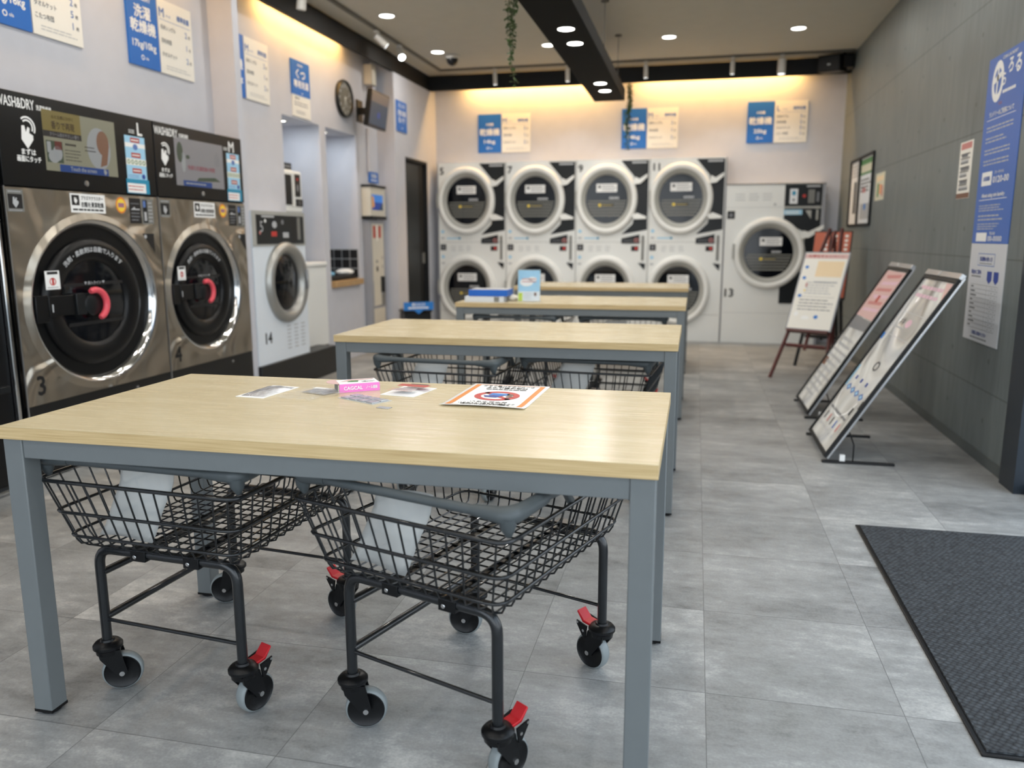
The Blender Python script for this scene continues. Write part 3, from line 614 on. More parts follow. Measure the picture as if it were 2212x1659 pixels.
    mb.M = mb.M @ Matrix.Translation((-0.012*k, 0.035*k, 0)); mb.rect(-0.30*k, 0.045*k, -0.215*k, 0.135*k, 0.0112, 'ink_white'); mb.rect(-0.287*k, 0.118*k, -0.225*k, 0.131*k, 0.0116, 'ink_black'); mb.ring(-0.257*k, 0.083*k, 0.014*k, 0.019*k, 0.0116, 'ink_red', 16); mb.rect(-0.262*k, 0.07*k, -0.25*k, 0.1*k, 0.0116, 'ink_red'); mb.lines(-0.29*k, -0.225*k, 0.05*k, 0.06*k, 1, 0.0116, 'ink_grey'); mb.build('warning_sticker', d_, smooth=None)
    mb = MB(); mb.M = WF(dx, 0, dz); mb.box(-0.385*k, -0.075*k, -0.05, -0.315*k, 0.055*k, 0.020, 'plastic_black'); mb.box(-0.315*k, -0.05*k, 0.0, -0.09*k, 0.048*k, 0.024, 'plastic_black'); mb.box(-0.30*k, -0.03*k, 0.02, -0.292*k, 0.01*k, 0.0255, 'ink_lightgrey'); mb.box(-0.16*k, -0.055*k, 0.0, -0.10*k, 0.052*k, 0.034, 'panel_dark'); mb.build('latch_arm', d_, bevel=0.004)
    mb = MB(); mb.M = WF(dx-0.055*k*kx, 0, dz-0.01); mb.lathe([(0.058*k, 0.0), (0.056*k, 0.034), (0.045*k, 0.04), (0.0001, 0.04)], 'panel_dark', 40); mb.build('knob', d_, smooth=50)
    mb = MB(); mb.M = WF(dx-0.055*k*kx, 0, dz-0.01); hp = []
    for i in range(17):
        q = math.radians(115-185*i/16); hp.append((0.068*k*math.cos(q), 0.074*k*math.sin(q), 0.047+0.004*math.sin(PI*i/16)))
    mb.tube(hp, [0.012*k]+[0.0165*k]*15+[0.012*k], 'handle_red', 14); mb.build('handle', d_, smooth=60)
    return t
washer('washer_dryer', (XL, 3.108, 0), 1.075, 0.529, 0.41, 'stainless washer-dryer numbered 3 with black round door and red handle', '3', 'L', (0.262, 0.757, 1.476, 1.758), kx=1.085)
washer('washer_dryer', (XL, 4.186, 0), 0.925, 0.420, 0.373, 'stainless washer-dryer numbered 4 with grey screen, next to the pale wall fin', '4', 'M', (0.184, 0.690, 1.467, 1.745))
# dark cabinet at the left picture edge, with its chrome edge
t = thing('dark_cabinet', 'tall black cabinet with a chrome edge left of the washer numbered 3', 'cabinet', (XL, 2.05, 0), PI/2)
mb = MB(); mb.box(0, 0.0, 0.03, 0.985, 0.185, 1.80, 'plastic_black'); mb.box(0.02, -0.006, 0.95, 0.96, 0, 1.78, 'panel_dark'); mb.box(0.02, -0.05, 0.47, 0.93, 0, 0.50, 'panel_dark'); mb.build('body', t, bevel=0.004)
mb = MB(); mb.box(0.988, -0.022, 0.03, 1.006, 0.0, 1.80, 'chrome'); mb.build('edge_trim', t, bevel=0.004)
mb = MB(); mb.tube(rounded([(0.7, -0.03, 0.018), (0.98, -0.03, 0.018), (1.05, -0.03, 0.018)], 0.01), 0.008, 'chrome', 8); mb.build('foot_rail', t)

# ------------------------------------------------------------------ dryers on the back wall
def dryer_ring(mb, cx, cz, rx, rz, notch=True):
    mb.M = FRONT(cx, 0, cz); kx = rx/rz
    mb.lathe([(rz, 0.0), (rz+0.002, 0.02), (rz-0.012, 0.045), (rz-0.035, 0.055), (rz-0.056, 0.05), (rz-0.066, 0.042)], 'ring_white', 56, sx=kx)
    mb.lathe([(rz-0.066, 0.042), (rz-0.080, 0.038), (rz-0.110, 0.020), (rz-0.122, 0.004)], 'ring_grey', 56, sx=kx)
def dryer_glass(mb, cx, cz, rx, rz, seed, bright=0):
    mb.M = FRONT(cx, 0, cz); kx = rx/rz; r = rz-0.122
    mb.lathe([(r+0.002, 0.005), (0.0001, 0.006)], 'door_glass', 48, sx=kx)
    mb.M = mb.M @ Matrix.Translation((0, 0, 0.0072))
    for i in range(5):
        y = -0.05-0.032*i; w = math.sqrt(max(0, r*r-y*y))*kx*0.93; mb.rect(-w, y-0.006, w, y+0.009, 0.0, 'drum_rib')
    mb.rect(-r*kx*0.88, -0.024, r*kx*0.94, -0.012, 0.0, 'drum_rib')
    mb.ell(-0.075, -0.062, 0.016, 0.016, 0.002, 'ink_yellow'); mb.rect(-0.05, -0.075, 0.085, -0.05, 0.0015, 'drum_dark'); mb.lines(-0.045, 0.08, -0.07, -0.055, 1, 0.002, 'ink_gold', 0.6, seed)
    mb.lines(0.03, 0.16, 0.0, 0.03, 1, 0.0015, 'ink_lightgrey', 0.8, seed+2)
def white_tag(mb, cx, cz, z=0.009):
    mb.M = FRONT(cx, 0, cz); mb.rect(-0.115, -0.045, 0.115, 0.045, z, 'ink_white'); mb.ell(-0.08, 0.012, 0.016, 0.016, z+0.0006, 'ink_black', 12); mb.lines(-0.05, 0.105, -0.035, 0.035, 3, z+0.0006, 'ink_grey', 0.35, 5)
def dryer_column(x, label, num, num2, seed):
    W, H = 0.812, 2.0
    t = thing('stacked_dryer', label, 'dryer', (x, YB, 0), 0, 'stacked dryers along the back wall')
    mb = MB(); mb.box(0.002, 0.0, 0.0, W-0.002, 0.215, H, 'enamel_white'); mb.M = FRONT(0, 0, 0)
    mb.box(0, 0, 0.0, 0.005, H, 0.004, 'panel_grey')
    mb.text(num, 0.05 if len(num) < 2 else 0.075, 1.91, 0.11, 0.001, 'ink_black', bold=0.03); mb.text(num2, 0.05 if len(num2) < 2 else 0.075, 0.13, 0.11, 0.001, 'ink_black', bold=0.03)
    mb.rect(0.02, 1.005, 0.09, 1.075, 0.001, 'ink_black'); mb.ell(0.055, 1.04, 0.018, 0.022, 0.002, 'ink_grey')
    for yb in (1.22, 0.93): mb.ell(0.05, yb, 0.02, 0.018, 0.001, 'ink_sky'); mb.rect(0.03, yb-0.085, 0.07, yb-0.065, 0.001, 'ink_lightgrey')
    mb.rect(0.10, 1.135, 0.24, 1.150, 0.001, 'ink_sky'); mb.ell(0.255, 1.143, 0.014, 0.014, 0.002, 'ink_teal')
    for q in (0.15, 0.24, 0.34): mb.lines(q, q+0.06, 0.99, 1.06, 3, 0.001, 'ink_lightgrey', 0.3, seed+int(q*100))
    for yy in (0.30, 1.10): mb.rect(0.02, yy-0.0015, W-0.02, yy+0.0015, 0.001, 'panel_grey')
    mb.build('cabinet', t, smooth=None)
    mb = MB(); mb.M = FRONT(0, 0, 0); W_ = W-0.012   # black corner fields with coin unit
    mb.prism([(W_-0.30, 1.985), (W_, 1.985), (W_, 1.235), (W_-0.28, 1.185), (W_-0.16, 1.30), (W_-0.12, 1.56), (W_-0.16, 1.82)], 0.001, 0.005, 'panel_dark'); mb.rect(W_-0.18, 1.952, W_-0.02, 1.972, 0.0058, 'ink_lightgrey')
    mb.build('fascia', t, smooth=None)
    mb = MB(); mb.M = FRONT(0, 0, 0)
    mb.prism([(W_-0.28, 1.14), (W_-0.08, 1.185), (W_-0.08, 1.085), (W_-0.28, 1.085)], 0.001, 0.010, 'panel_dark'); mb.ring(W_-0.115, 1.118, 0.014, 0.024, 0.0105, 'ink_rose', 20); mb.lines(W_-0.26, W_-0.15, 1.10, 1.13, 2, 0.0105, 'ink_grey')
    mb.rect(W_-0.17, 1.00, W_-0.09, 1.055, 0.002, 'ink_black'); mb.ell(W_-0.115, 1.03, 0.018, 0.018, 0.0026, 'ink_red'); mb.box(W_-0.055, 0.90, 0.001, W_-0.03, 1.17, 0.012, 'panel_grey')
    mb.prism([(W_-0.09, 0.87), (W_-0.01, 0.86), (W_-0.02, 0.79)], 0.001, 0.008, 'panel_dark'); mb.build('coin_unit', t, smooth=None)
    for q, (cz, nm) in enumerate(((1.568, 'upper door'), (0.568, 'lower door'))):
        cx = 0.345; rx, rz = 0.342, 0.385
        mb = MB(); dryer_ring(mb, cx, cz, rx, rz); mb.M = FRONT(cx, 0, cz)
        mb.box(-rx-0.004, -0.07, 0.0, -rx+0.014, 0.09, 0.06, 'ring_grey')
        if q == 0:
            mb.prism([(rx-0.045, 0.155), (rx+0.03, 0.165), (rx+0.105, 0.235), (rx+0.105, 0.27), (rx+0.02, 0.215), (rx-0.03, 0.24)], 0.01, 0.05, 'ring_white'); mb.prism([(rx-0.06, -0.18), (rx+0.0, -0.15), (rx+0.10, -0.19), (rx+0.10, -0.215), (rx-0.03, -0.22)], 0.01, 0.045, 'ring_white')
        d_ = mb.build('door', t, smooth=50); d_['label'] = nm
        mb = MB(); dryer_glass(mb, cx, cz, rx, rz, seed+q*7); mb.build('glass', d_, smooth=50)
        mb = MB(); white_tag(mb, cx+0.0, cz+0.125); mb.build('door_sticker', d_, smooth=None)
    return t
XD = -2.967
names = ('numbered 5, beside the black door', 'numbered 7, second from the black door', 'numbered 9, behind the right half of the tables', 'numbered 11, next to the wide single dryer')
for i, (n1, n2) in enumerate((('5', '6'), ('7', '8'), ('9', '10'), ('11', '12'))):
    dryer_column(XD+0.812*i, 'white double-stacked dryer '+names[i], n1, n2, i*11+3)
# dark surround under / beside the stack
mb = MB(); mb.box(0.283, YB+0.01, 0, 0.292, YBW-0.005, 2.0, 'frame_grey'); tag(mb.build('end_panel', smooth=None), 'thin grey end panel on the right side of the dryer stack', 'panel')
t = thing('large_dryer', 'wide single white dryer numbered 13 with black control corner, nearest the easels', 'dryer', (0.294, YB, 0), 0)
W, H = 1.015, 1.715
mb = MB(); mb.box(0.002, 0.0, 0.0, W-0.002, 0.215, H, 'enamel_white'); mb.M = FRONT(0, 0, 0)
mb.box(0.0, H-0.012, 0, W, H, 0.006, 'panel_grey'); mb.box(W-0.03, 0, 0.0, W, H, 0.006, 'frame_grey')
mb.text('13', 0.075, 0.55, 0.125, 0.001, 'ink_black', bold=0.03); mb.rect(0.02, 1.345, 0.10, 1.43, 0.001, 'ink_black'); mb.ell(0.06, 1.385, 0.02, 0.024, 0.002, 'ink_grey'); mb.rect(0.0, 1.465, 0.6, 1.468, 0.001, 'ink_lightgrey'); mb.rect(0.02, 0.33, W-0.04, 0.333, 0.001, 'ink_lightgrey')
for q in (0.1, 0.24, 0.38): mb.lines(q, q+0.11, 1.53, 1.62, 3, 0.001, 'ink_lightgrey', 0.25, int(q*100))
mb.ring(0.51, 1.495, 0.008, 0.013, 0.001, 'ink_grey', 14); mb.build('cabinet', t, smooth=None)
mb = MB(); mb.M = FRONT(0, 0, 0); mb.box(0.605, 1.475, 0.001, W-0.035, 1.70, 0.010, 'panel_dark'); mb.rect(0.82, 1.672, 0.96, 1.688, 0.0105, 'ink_lightgrey'); mb.rect(0.655, 1.50, 0.735, 1.655, 0.0105, 'paper_cool'); mb.ell(0.695, 1.61, 0.02, 0.025, 0.011, 'ink_teal'); mb.ell(0.695, 1.54, 0.014, 0.014, 0.011, 'ink_grey'); mb.ell(0.80, 1.58, 0.017, 0.017, 0.0105, 'ink_red'); mb.rect(0.84, 1.505, 0.905, 1.645, 0.0105, 'panel_grey'); mb.rect(0.925, 1.52, 0.95, 1.62, 0.0105, 'ink_grey')
mb.rect(0.605, 1.385, 0.79, 1.44, 0.0105, 'ink_sky'); mb.lines(0.62, 0.76, 1.39, 1.43, 2, 0.011, 'ink_white', 0.5)
mb.box(0.605, 1.455, 0.001, W-0.035, 1.472, 0.016, 'ring_grey'); mb.prism([(0.605, 1.45), (W-0.035, 1.45), (W-0.035, 0.44), (0.60, 0.44), (0.60, 0.66), (0.83, 0.8), (0.83, 1.2), (0.605, 1.32)], 0.001, 0.008, 'panel_dark')
mb.prism([(0.82, 1.43), (0.88, 1.43), (0.88, 1.34)], 0.009, 0.014, 'ring_grey'); mb.box(0.93, 1.33, 0.008, 0.95, 1.44, 0.016, 'ring_grey'); mb.build('control_panel', t, smooth=None)
cx, cz, rx, rz = 0.468, 0.98, 0.372, 0.385
mb = MB(); dryer_ring(mb, cx, cz, rx, rz); mb.M = FRONT(cx, 0, cz); mb.box(-rx-0.005, -0.06, 0, -rx+0.014, 0.1, 0.06, 'ring_grey'); mb.prism([(rx-0.045, 0.155), (rx+0.03, 0.165), (rx+0.17, 0.26), (rx+0.17, 0.30), (rx+0.02, 0.225), (rx-0.03, 0.24)], 0.01, 0.05, 'ring_white'); d_ = mb.build('door', t, smooth=50)
mb = MB(); dryer_glass(mb, cx, cz, rx, rz, 91); mb.build('glass', d_, smooth=50)
mb = MB(); white_tag(mb, cx+0.02, cz+0.125); mb.build('door_sticker', d_, smooth=None)

# ------------------------------------------------------------------ shoe washer and dryer in the first niche
t = thing('front_loading_washer', 'white front-loading washer numbered 14 with grey door ring and black controls', 'washing machine', (XL, 5.198, 0), PI/2)
W = 0.785
mb = MB(); mb.box(0.0, 0.0, 0.235, W, 0.18, 1.345, 'enamel_blue_white'); mb.M = FRONT(0, 0, 0); mb.text('14', 0.15, 0.427, 0.115, 0.001, 'ink_black', bold=0.025)
for i in range(3): mb.lines(0.43+0.11*i, 0.50+0.11*i, 0.30, 0.50, 7, 0.001, 'ink_lightgrey', 0.35, i+2)
mb.build('body', t, bevel=0.008)
mb = MB(); mb.M = FRONT(0, 0, 0); mb.box(0.0, 1.095, 0.0, W, 1.345, 0.006, 'ring_grey'); mb.box(0.05, 1.11, 0.006, W-0.03, 1.318, 0.010, 'panel_dark'); mb.rect(0.12, 1.30, 0.30, 1.314, 0.0105, 'ink_lightgrey')
mb.text('5', 0.115, 1.235, 0.11, 0.0105, 'ink_lightgrey', bold=0.0); mb.ell(0.17, 1.275, 0.013, 0.013, 0.0105, 'ink_white'); mb.ell(0.30, 1.25, 0.035, 0.025, 0.0105, 'ink_lightgrey'); mb.ell(0.42, 1.27, 0.02, 0.018, 0.0105, 'ink_grey'); mb.rect(0.25, 1.165, 0.33, 1.20, 0.0105, 'ink_red'); mb.rect(0.42, 1.155, 0.51, 1.195, 0.0105, 'ink_lightgrey'); mb.ell(0.09, 1.19, 0.012, 0.012, 0.0105, 'ink_rose')
mb.rect(0.56, 1.12, 0.63, 1.31, 0.0105, 'ink_black'); mb.rect(0.65, 1.14, 0.70, 1.31, 0.0105, 'panel_grey'); mb.build('control_panel', t, smooth=None)
mb = MB(); mb.M = FRONT(0.445, 0, 0.82); k = 0.305; mb.lathe([(k, 0), (k, 0.02), (k-0.02, 0.045), (k-0.05, 0.05), (k-0.075, 0.035), (k-0.09, 0.01), (k-0.095, -0.01)], 'ring_alu', 56); d_ = mb.build('door', t, smooth=50)
mb = MB(); mb.M = FRONT(0.445, 0, 0.82); mb.lathe([(0.212, 0.0), (0.16, 0.02), (0.0001, 0.03)], 'door_glass', 48); mb.build('glass', d_, smooth=50)
mb = MB(); mb.M = FRONT(0.445, 0, 0.82); mb.box(0.235, -0.06, 0.045, 0.262, 0.09, 0.062, 'alu'); mb.build('handle', d_, bevel=0.003)
mb = MB(); mb.box(-3.205, 5.195, 0.0, XL+0.02, 6.44, 0.233, 'plinth_black'); tag(mb.build('machine_plinth', bevel=0.004), 'low black plinth under the white washer numbered 14', 'plinth')
t = thing('shoe_washer', 'plain white low cabinet standing in the niche right of washer 14', 'washing machine', (-3.215, 6.10, 0.0), PI/2)
mb = MB(); mb.box(0.0, 0, 0.205, 0.60, 0.42, 0.905, 'enamel_white'); mb.build('body', t, bevel=0.012)
mb = MB(); mb.box(-0.0, -0.012, 0.905, 0.60, 0.42, 0.945, 'enamel_white'); mb.build('lid', t, bevel=0.012)
mb = MB(); mb.box(0.0, 0.01, 0.0, 0.60, 0.42, 0.205, 'plinth_black'); mb.build('plinth', t)
t = thing('shoe_dryer', 'small white dryer with dark door standing above washer 14 in the niche', 'dryer', (-3.20, 5.86, 1.36), PI/2)
mb = MB(); mb.box(0.215, 0.055, 0.0, 0.52, 0.38, 0.335, 'enamel_white'); mb.build('body', t, bevel=0.012)
mb = MB(); mb.M = FRONT(0, 0.0545, 0); mb.box(0.23, 0.06, 0, 0.33, 0.30, 0.006, 'matte_black'); mb.prism([(0.33, 0.05), (0.345, 0.10), (0.34, 0.18), (0.35, 0.31), (0.37, 0.31), (0.37, 0.05)], 0, 0.012, 'enamel_white'); mb.build('door', t, smooth=None)
mb = MB(); mb.M = FRONT(0, 0.0545, 0); mb.box(0.39, 0.13, 0, 0.485, 0.31, 0.004, 'panel_dark'); mb.ell(0.435, 0.27, 0.014, 0.012, 0.0045, 'ink_red'); mb.ell(0.435, 0.20, 0.02, 0.03, 0.0045, 'ink_grey'); mb.box(0.40, 0.05, 0, 0.515, 0.11, 0.005, 'ink_black'); mb.ring(0.46, 0.08, 0.010, 0.018, 0.0055, 'ink_grey', 14); mb.build('control_panel', t, smooth=None)
mb = MB(); mb.box(0.22, 0.08, 0.345, 0.40, 0.088, 0.395, 'matte_black'); mb.box(0.24, 0.078, 0.36, 0.38, 0.081, 0.38, 'ink_grey'); mb.box(0.22, 0.08, 0.3345, 0.40, 0.088, 0.345, 'enamel_white'); mb.build('label_plate', t, smooth=None)
# second niche: wooden counter, dark basin back, tiles
t = thing('niche_counter', 'wooden shelf across the second niche with black tiles above it', 'shelf', (-3.24, 6.84, 0.70), PI/2)
mb = MB(); mb.box(0.003, -0.04, 0.003, 0.655, 0.44, 0.058, 'shelf_wood'); mb.build('shelf_board', t, bevel=0.003)
mb = MB(); mb.box(0.648, 0.012, 0.06, 0.656, 0.44, 0.345, 'ink_lightgrey')   # tiles on the side wall that faces the shop front
for i in range(5):
    for j in range(3): mb.box(0.644, 0.018+i*0.085, 0.066+j*0.093, 0.649, 0.018+i*0.085+0.077, 0.066+j*0.093+0.085, 'ink_black')
mb.build('tile_splashback', t, smooth=None)
mb = MB(); mb.box(0.06, 0.02, 0.059, 0.62, 0.40, 0.10, 'matte_black'); mb.build('sink_block', t, bevel=0.01)
def lump(name, label, cat, loc, sx_, sy_, sz_, m, seed, rz=0, group=None):
    rnd = random.Random(seed); mb = MB(); prof = []; NS, NR = 20, 7; V = []; F = []
    for i in range(NR+1):
        a = PI*i/NR
        for k in range(NS):
            t_ = 2*PI*k/NS; w = 1+0.10*math.sin(3*t_+seed)+0.08*math.sin(5*t_+2*i)+rnd.uniform(-0.04, 0.04)
            V.append((sx_*math.sin(a)*math.cos(t_)*w, sy_*math.sin(a)*math.sin(t_)*w, max(0, sz_*(0.45+0.55*math.cos(a))*(1+0.06*math.sin(4*t_)))))
    for i in range(NR):
        for k in range(NS): F.append((i*NS+k, (i+1)*NS+k, (i+1)*NS+(k+1) % NS, i*NS+(k+1) % NS))
    mb.add(V, F, m); o = mb.build(name, smooth=70, loc=loc, rotz=rz); return tag(o, label, cat, group)
lump('folded_towel', 'crumpled white towel on the dark sink block in the tiled niche', 'towel', (-3.34, 7.36, 0.80), 0.08, 0.11, 0.055, 'cloth_white', 2)
lump('folded_towel', 'small pale blue towel at the left end of the tiled niche counter', 'towel', (-3.33, 6.97, 0.80), 0.06, 0.06, 0.045, 'cloth_blue', 5)
# payment kiosk
KIOSK = t = thing('card_kiosk', 'narrow cream payment kiosk with a glowing blue screen on the left wall', 'kiosk', (-3.165, 7.585, 0.0), PI/2)
mb = MB(); mb.box(0.015, 0, 0.05, 0.435, 0.07, 1.325, 'frame_grey'); mb.M = FRONT(0, 0, 0); mb.box(0.07, 0.72, 0, 0.40, 1.29, 0.004, 'box_cream'); mb.box(0.07, 0.06, 0, 0.40, 0.44, 0.004, 'box_cream'); mb.poly([(0.06, 0.46), (0.42, 0.46), (0.42, 0.62), (0.3, 0.56), (0.2, 0.46)], 0.0035, 'panel_grey'); mb.box(0.09, 0.47, 0, 0.30, 0.72, 0.0042, 'box_cream')
mb.rect(0.09, 1.15, 0.17, 1.27, 0.0046, 'ink_brick'); mb.rect(0.25, 1.15, 0.33, 1.27, 0.0046, 'ink_brick'); mb.rect(0.19, 1.12, 0.23, 1.28, 0.0046, 'paper')
mb.ell(0.19, 0.84, 0.03, 0.03, 0.0046, 'ink_black'); mb.rect(0.16, 0.9, 0.21, 0.93, 0.0046, 'panel_grey'); mb.box(0.29, 0.60, 0.004, 0.35, 0.76, 0.03, 'matte_black'); mb.ell(0.35, 0.95, 0.012, 0.02, 0.0046, 'ink_grey'); mb.ell(0.35, 0.86, 0.012, 0.02, 0.0046, 'ink_grey'); mb.build('lower_unit', t, smooth=None)
mb = MB(); mb.box(0.0, -0.02, 1.365, 0.44, 0.07, 1.645, 'box_cream'); mb.M = FRONT(0, -0.0205, 0); mb.rect(0.02, 1.345, 0.43, 1.365, 0, 'matte_black'); u = mb.build('upper_unit', t, bevel=None, smooth=None)
for za, zb_ in ((1.335, 1.365), (1.645, 1.668)): mb = MB(); mb.box(-0.01, -0.03, za, 0.452, 0.07, zb_, 'matte_black'); mb.build('end_cap', u, smooth=None)
mb = MB(); mb.M = FRONT(0, -0.021, 0); mb.rect(0.04, 1.425, 0.37, 1.575, 0, 'lcd_deep'); mb.rect(0.04, 1.50, 0.37, 1.575, 0.0005, 'lcd_sky'); mb.poly([(0.04, 1.44), (0.12, 1.46), (0.1, 1.55), (0.04, 1.56)], 0.001, 'lcd_orange'); mb.poly([(0.25, 1.425), (0.37, 1.425), (0.37, 1.5), (0.3, 1.47)], 0.001, 'lcd_tv'); mb.build('screen', u, smooth=None)

KIOSK.scale = (0.88, 1, 1)
# ------------------------------------------------------------------ folding tables
def table(x, y, label):
    t = thing('folding_table', label, 'table', (x, y, 0), 0, 'folding tables in a row down the room')
    W, D, H = 1.5, 0.7376, 0.731
    mb = MB(); mb.box(-W/2, 0, H-0.0012, W/2, D, H, 'oak_laminate'); mb.box(-W/2, 0, H-0.03, W/2, D, H-0.0012, 'oak_edge'); mb.build('tabletop', t, bevel=0.0012)
    L = 0.05
    for ix in (-1, 1):
        for iy in (0, 1):
            x0 = ix*(W/2-0.004) - (L if ix > 0 else 0); y0 = 0.006 if iy == 0 else D-0.006-L
            mb = MB(); mb.box(x0, y0, 0.012, x0+L, y0+L, H-0.0305, 'steel_paint'); lg = mb.build('leg', t, bevel=0.0025)
            mb = MB(); mb.M = Matrix.Translation((x0+L/2, y0+L/2, 0)); mb.lathe([(0.0001, 0), (0.020, 0), (0.023, 0.003), (0.021, 0.006), (0.018, 0.012)], 'plastic_black', 24); mb.box(-L/2-0.0005, -L/2-0.0005, 0.007, L/2+0.0005, L/2+0.0005, 0.014, 'plastic_black'); mb.build('foot', lg)
    z0, z1 = H-0.076, H-0.0305; a = W/2-0.004-L
    for nm, bx in (('front_rail', (-a, 0.009, a, 0.034)), ('rear_rail', (-a, D-0.034, a, D-0.009)), ('end_rail', (-W/2+0.008, 0.056, -W/2+0.033, D-0.056)), ('end_rail', (W/2-0.033, 0.056, W/2-0.008, D-0.056))):
        mb = MB(); mb.box(bx[0], bx[1], z0, bx[2], bx[3], z1, 'steel_paint'); mb.build(nm, t, bevel=0.002)
    return t
TX = -0.0535-0.75
t1_ = table(TX, 1.495, 'nearest folding table, oak top with small packets and a notice on it')
dup(t1_, (TX-0.002, 3.28, 0), 0, 'bare folding table directly behind the nearest one')
dup(t1_, (TX+0.004, 5.1296, 0), 0, 'folding table carrying the blue book and the leaflet stand')
dup(t1_, (TX+0.002, 6.922, 0), 0, 'farthest folding table, bare, just in front of the dryers')

# ------------------------------------------------------------------ laundry carts
def caster(parent, x, y, phi, brake):
    M = Matrix.Translation((x, y, 0)) @ Matrix.Rotation(phi, 4, 'Z'); TR = 0.030; R_ = 0.050
    mb = MB(); mb.M = M
    mb.lathe([(0.0001, 0.142), (0.016, 0.142), (0.018, 0.137), (0.030, 0.134), (0.036, 0.127), (0.036, 0.120), (0.031, 0.116), (0.0001, 0.116)], 'plastic_black', 28)
    mb.lathe([(0.0001, 0.118), (0.030, 0.118), (0.029, 0.104), (0.0001, 0.104)], 'plastic_black', 24)
    for s_ in (-1, 1):
        ya, yb = sorted((s_*0.0185, s_*0.0235)); V = [(-0.022, 0.115), (0.030, 0.115), (TR+0.014, 0.052), (TR+0.004, 0.040), (TR-0.012, 0.046), (-0.018, 0.095)]
        mb.M = M @ Matrix(((1, 0, 0, 0), (0, 0, 1, 0), (0, 1, 0, 0), (0, 0, 0, 1))); mb.prism(V, ya, yb, 'plastic_black'); mb.M = M
        mb.cyl((TR, s_*0.0235, R_), (TR, s_*0.0265, R_), 0.0065, 'bolt', 12)
    c = mb.build('caster', parent, smooth=40)
    mb = MB(); mb.M = M @ Matrix.Translation((TR, 0, R_)) @ Matrix.Rotation(PI/2, 4, 'X')
    mb.lathe([(0.0425, -0.0150), (0.0470, -0.0135), (0.0495, -0.008), (0.050, 0), (0.0495, 0.008), (0.0470, 0.0135), (0.0425, 0.0150)], 'tyre_grey', 40)
    for s_ in (-1, 1): mb.lathe([(0.0001, s_*0.0160), (0.012, s_*0.0165), (0.013, s_*0.0130), (0.039, s_*0.0135), (0.0425, s_*0.0165), (0.0440, s_*0.0152)], 'plastic_black', 36)
    mb.build('wheel', c, smooth=50)
    if brake:
        mb = MB(); mb.M = M @ Matrix(((1, 0, 0, 0), (0, 0, 1, 0), (0, 1, 0, 0), (0, 0, 0, 1)))
        mb.prism([(0.022, 0.132), (0.050, 0.135), (0.072, 0.158), (0.074, 0.153), (0.054, 0.128), (0.022, 0.125)], -0.017, 0.017, 'pedal_red'); mb.build('brake_pedal', c, bevel=0.0015)
        for s_ in (-1, 1):
            mb = MB(); mb.M = M @ Matrix(((1, 0, 0, 0), (0, 0, 1, 0), (0, 1, 0, 0), (0, 0, 0, 1)))
            ya, yb = sorted((s_*0.0240, s_*0.0275)); mb.prism([(0.030, 0.128), (0.066, 0.135), (0.066, 0.126), (0.046, 0.096), (0.036, 0.092)], ya, yb, 'plastic_black')
            mb.M = M; mb.cyl((0.042, s_*0.0275, 0.112), (0.042, s_*0.029, 0.112), 0.004, 'bolt', 10); mb.cyl((0.062, s_*0.0275, 0.130), (0.062, s_*0.029, 0.130), 0.0035, 'bolt', 10)
            mb.build('brake_lever', c)
    return c
LX, LY = 0.203, 0.265
def rect_loop(hx, y0, y1, z, r): return rounded([(-hx, y0, z), (hx, y0, z), (hx, y1, z), (-hx, y1, z)], r, closed=True, n_=4)
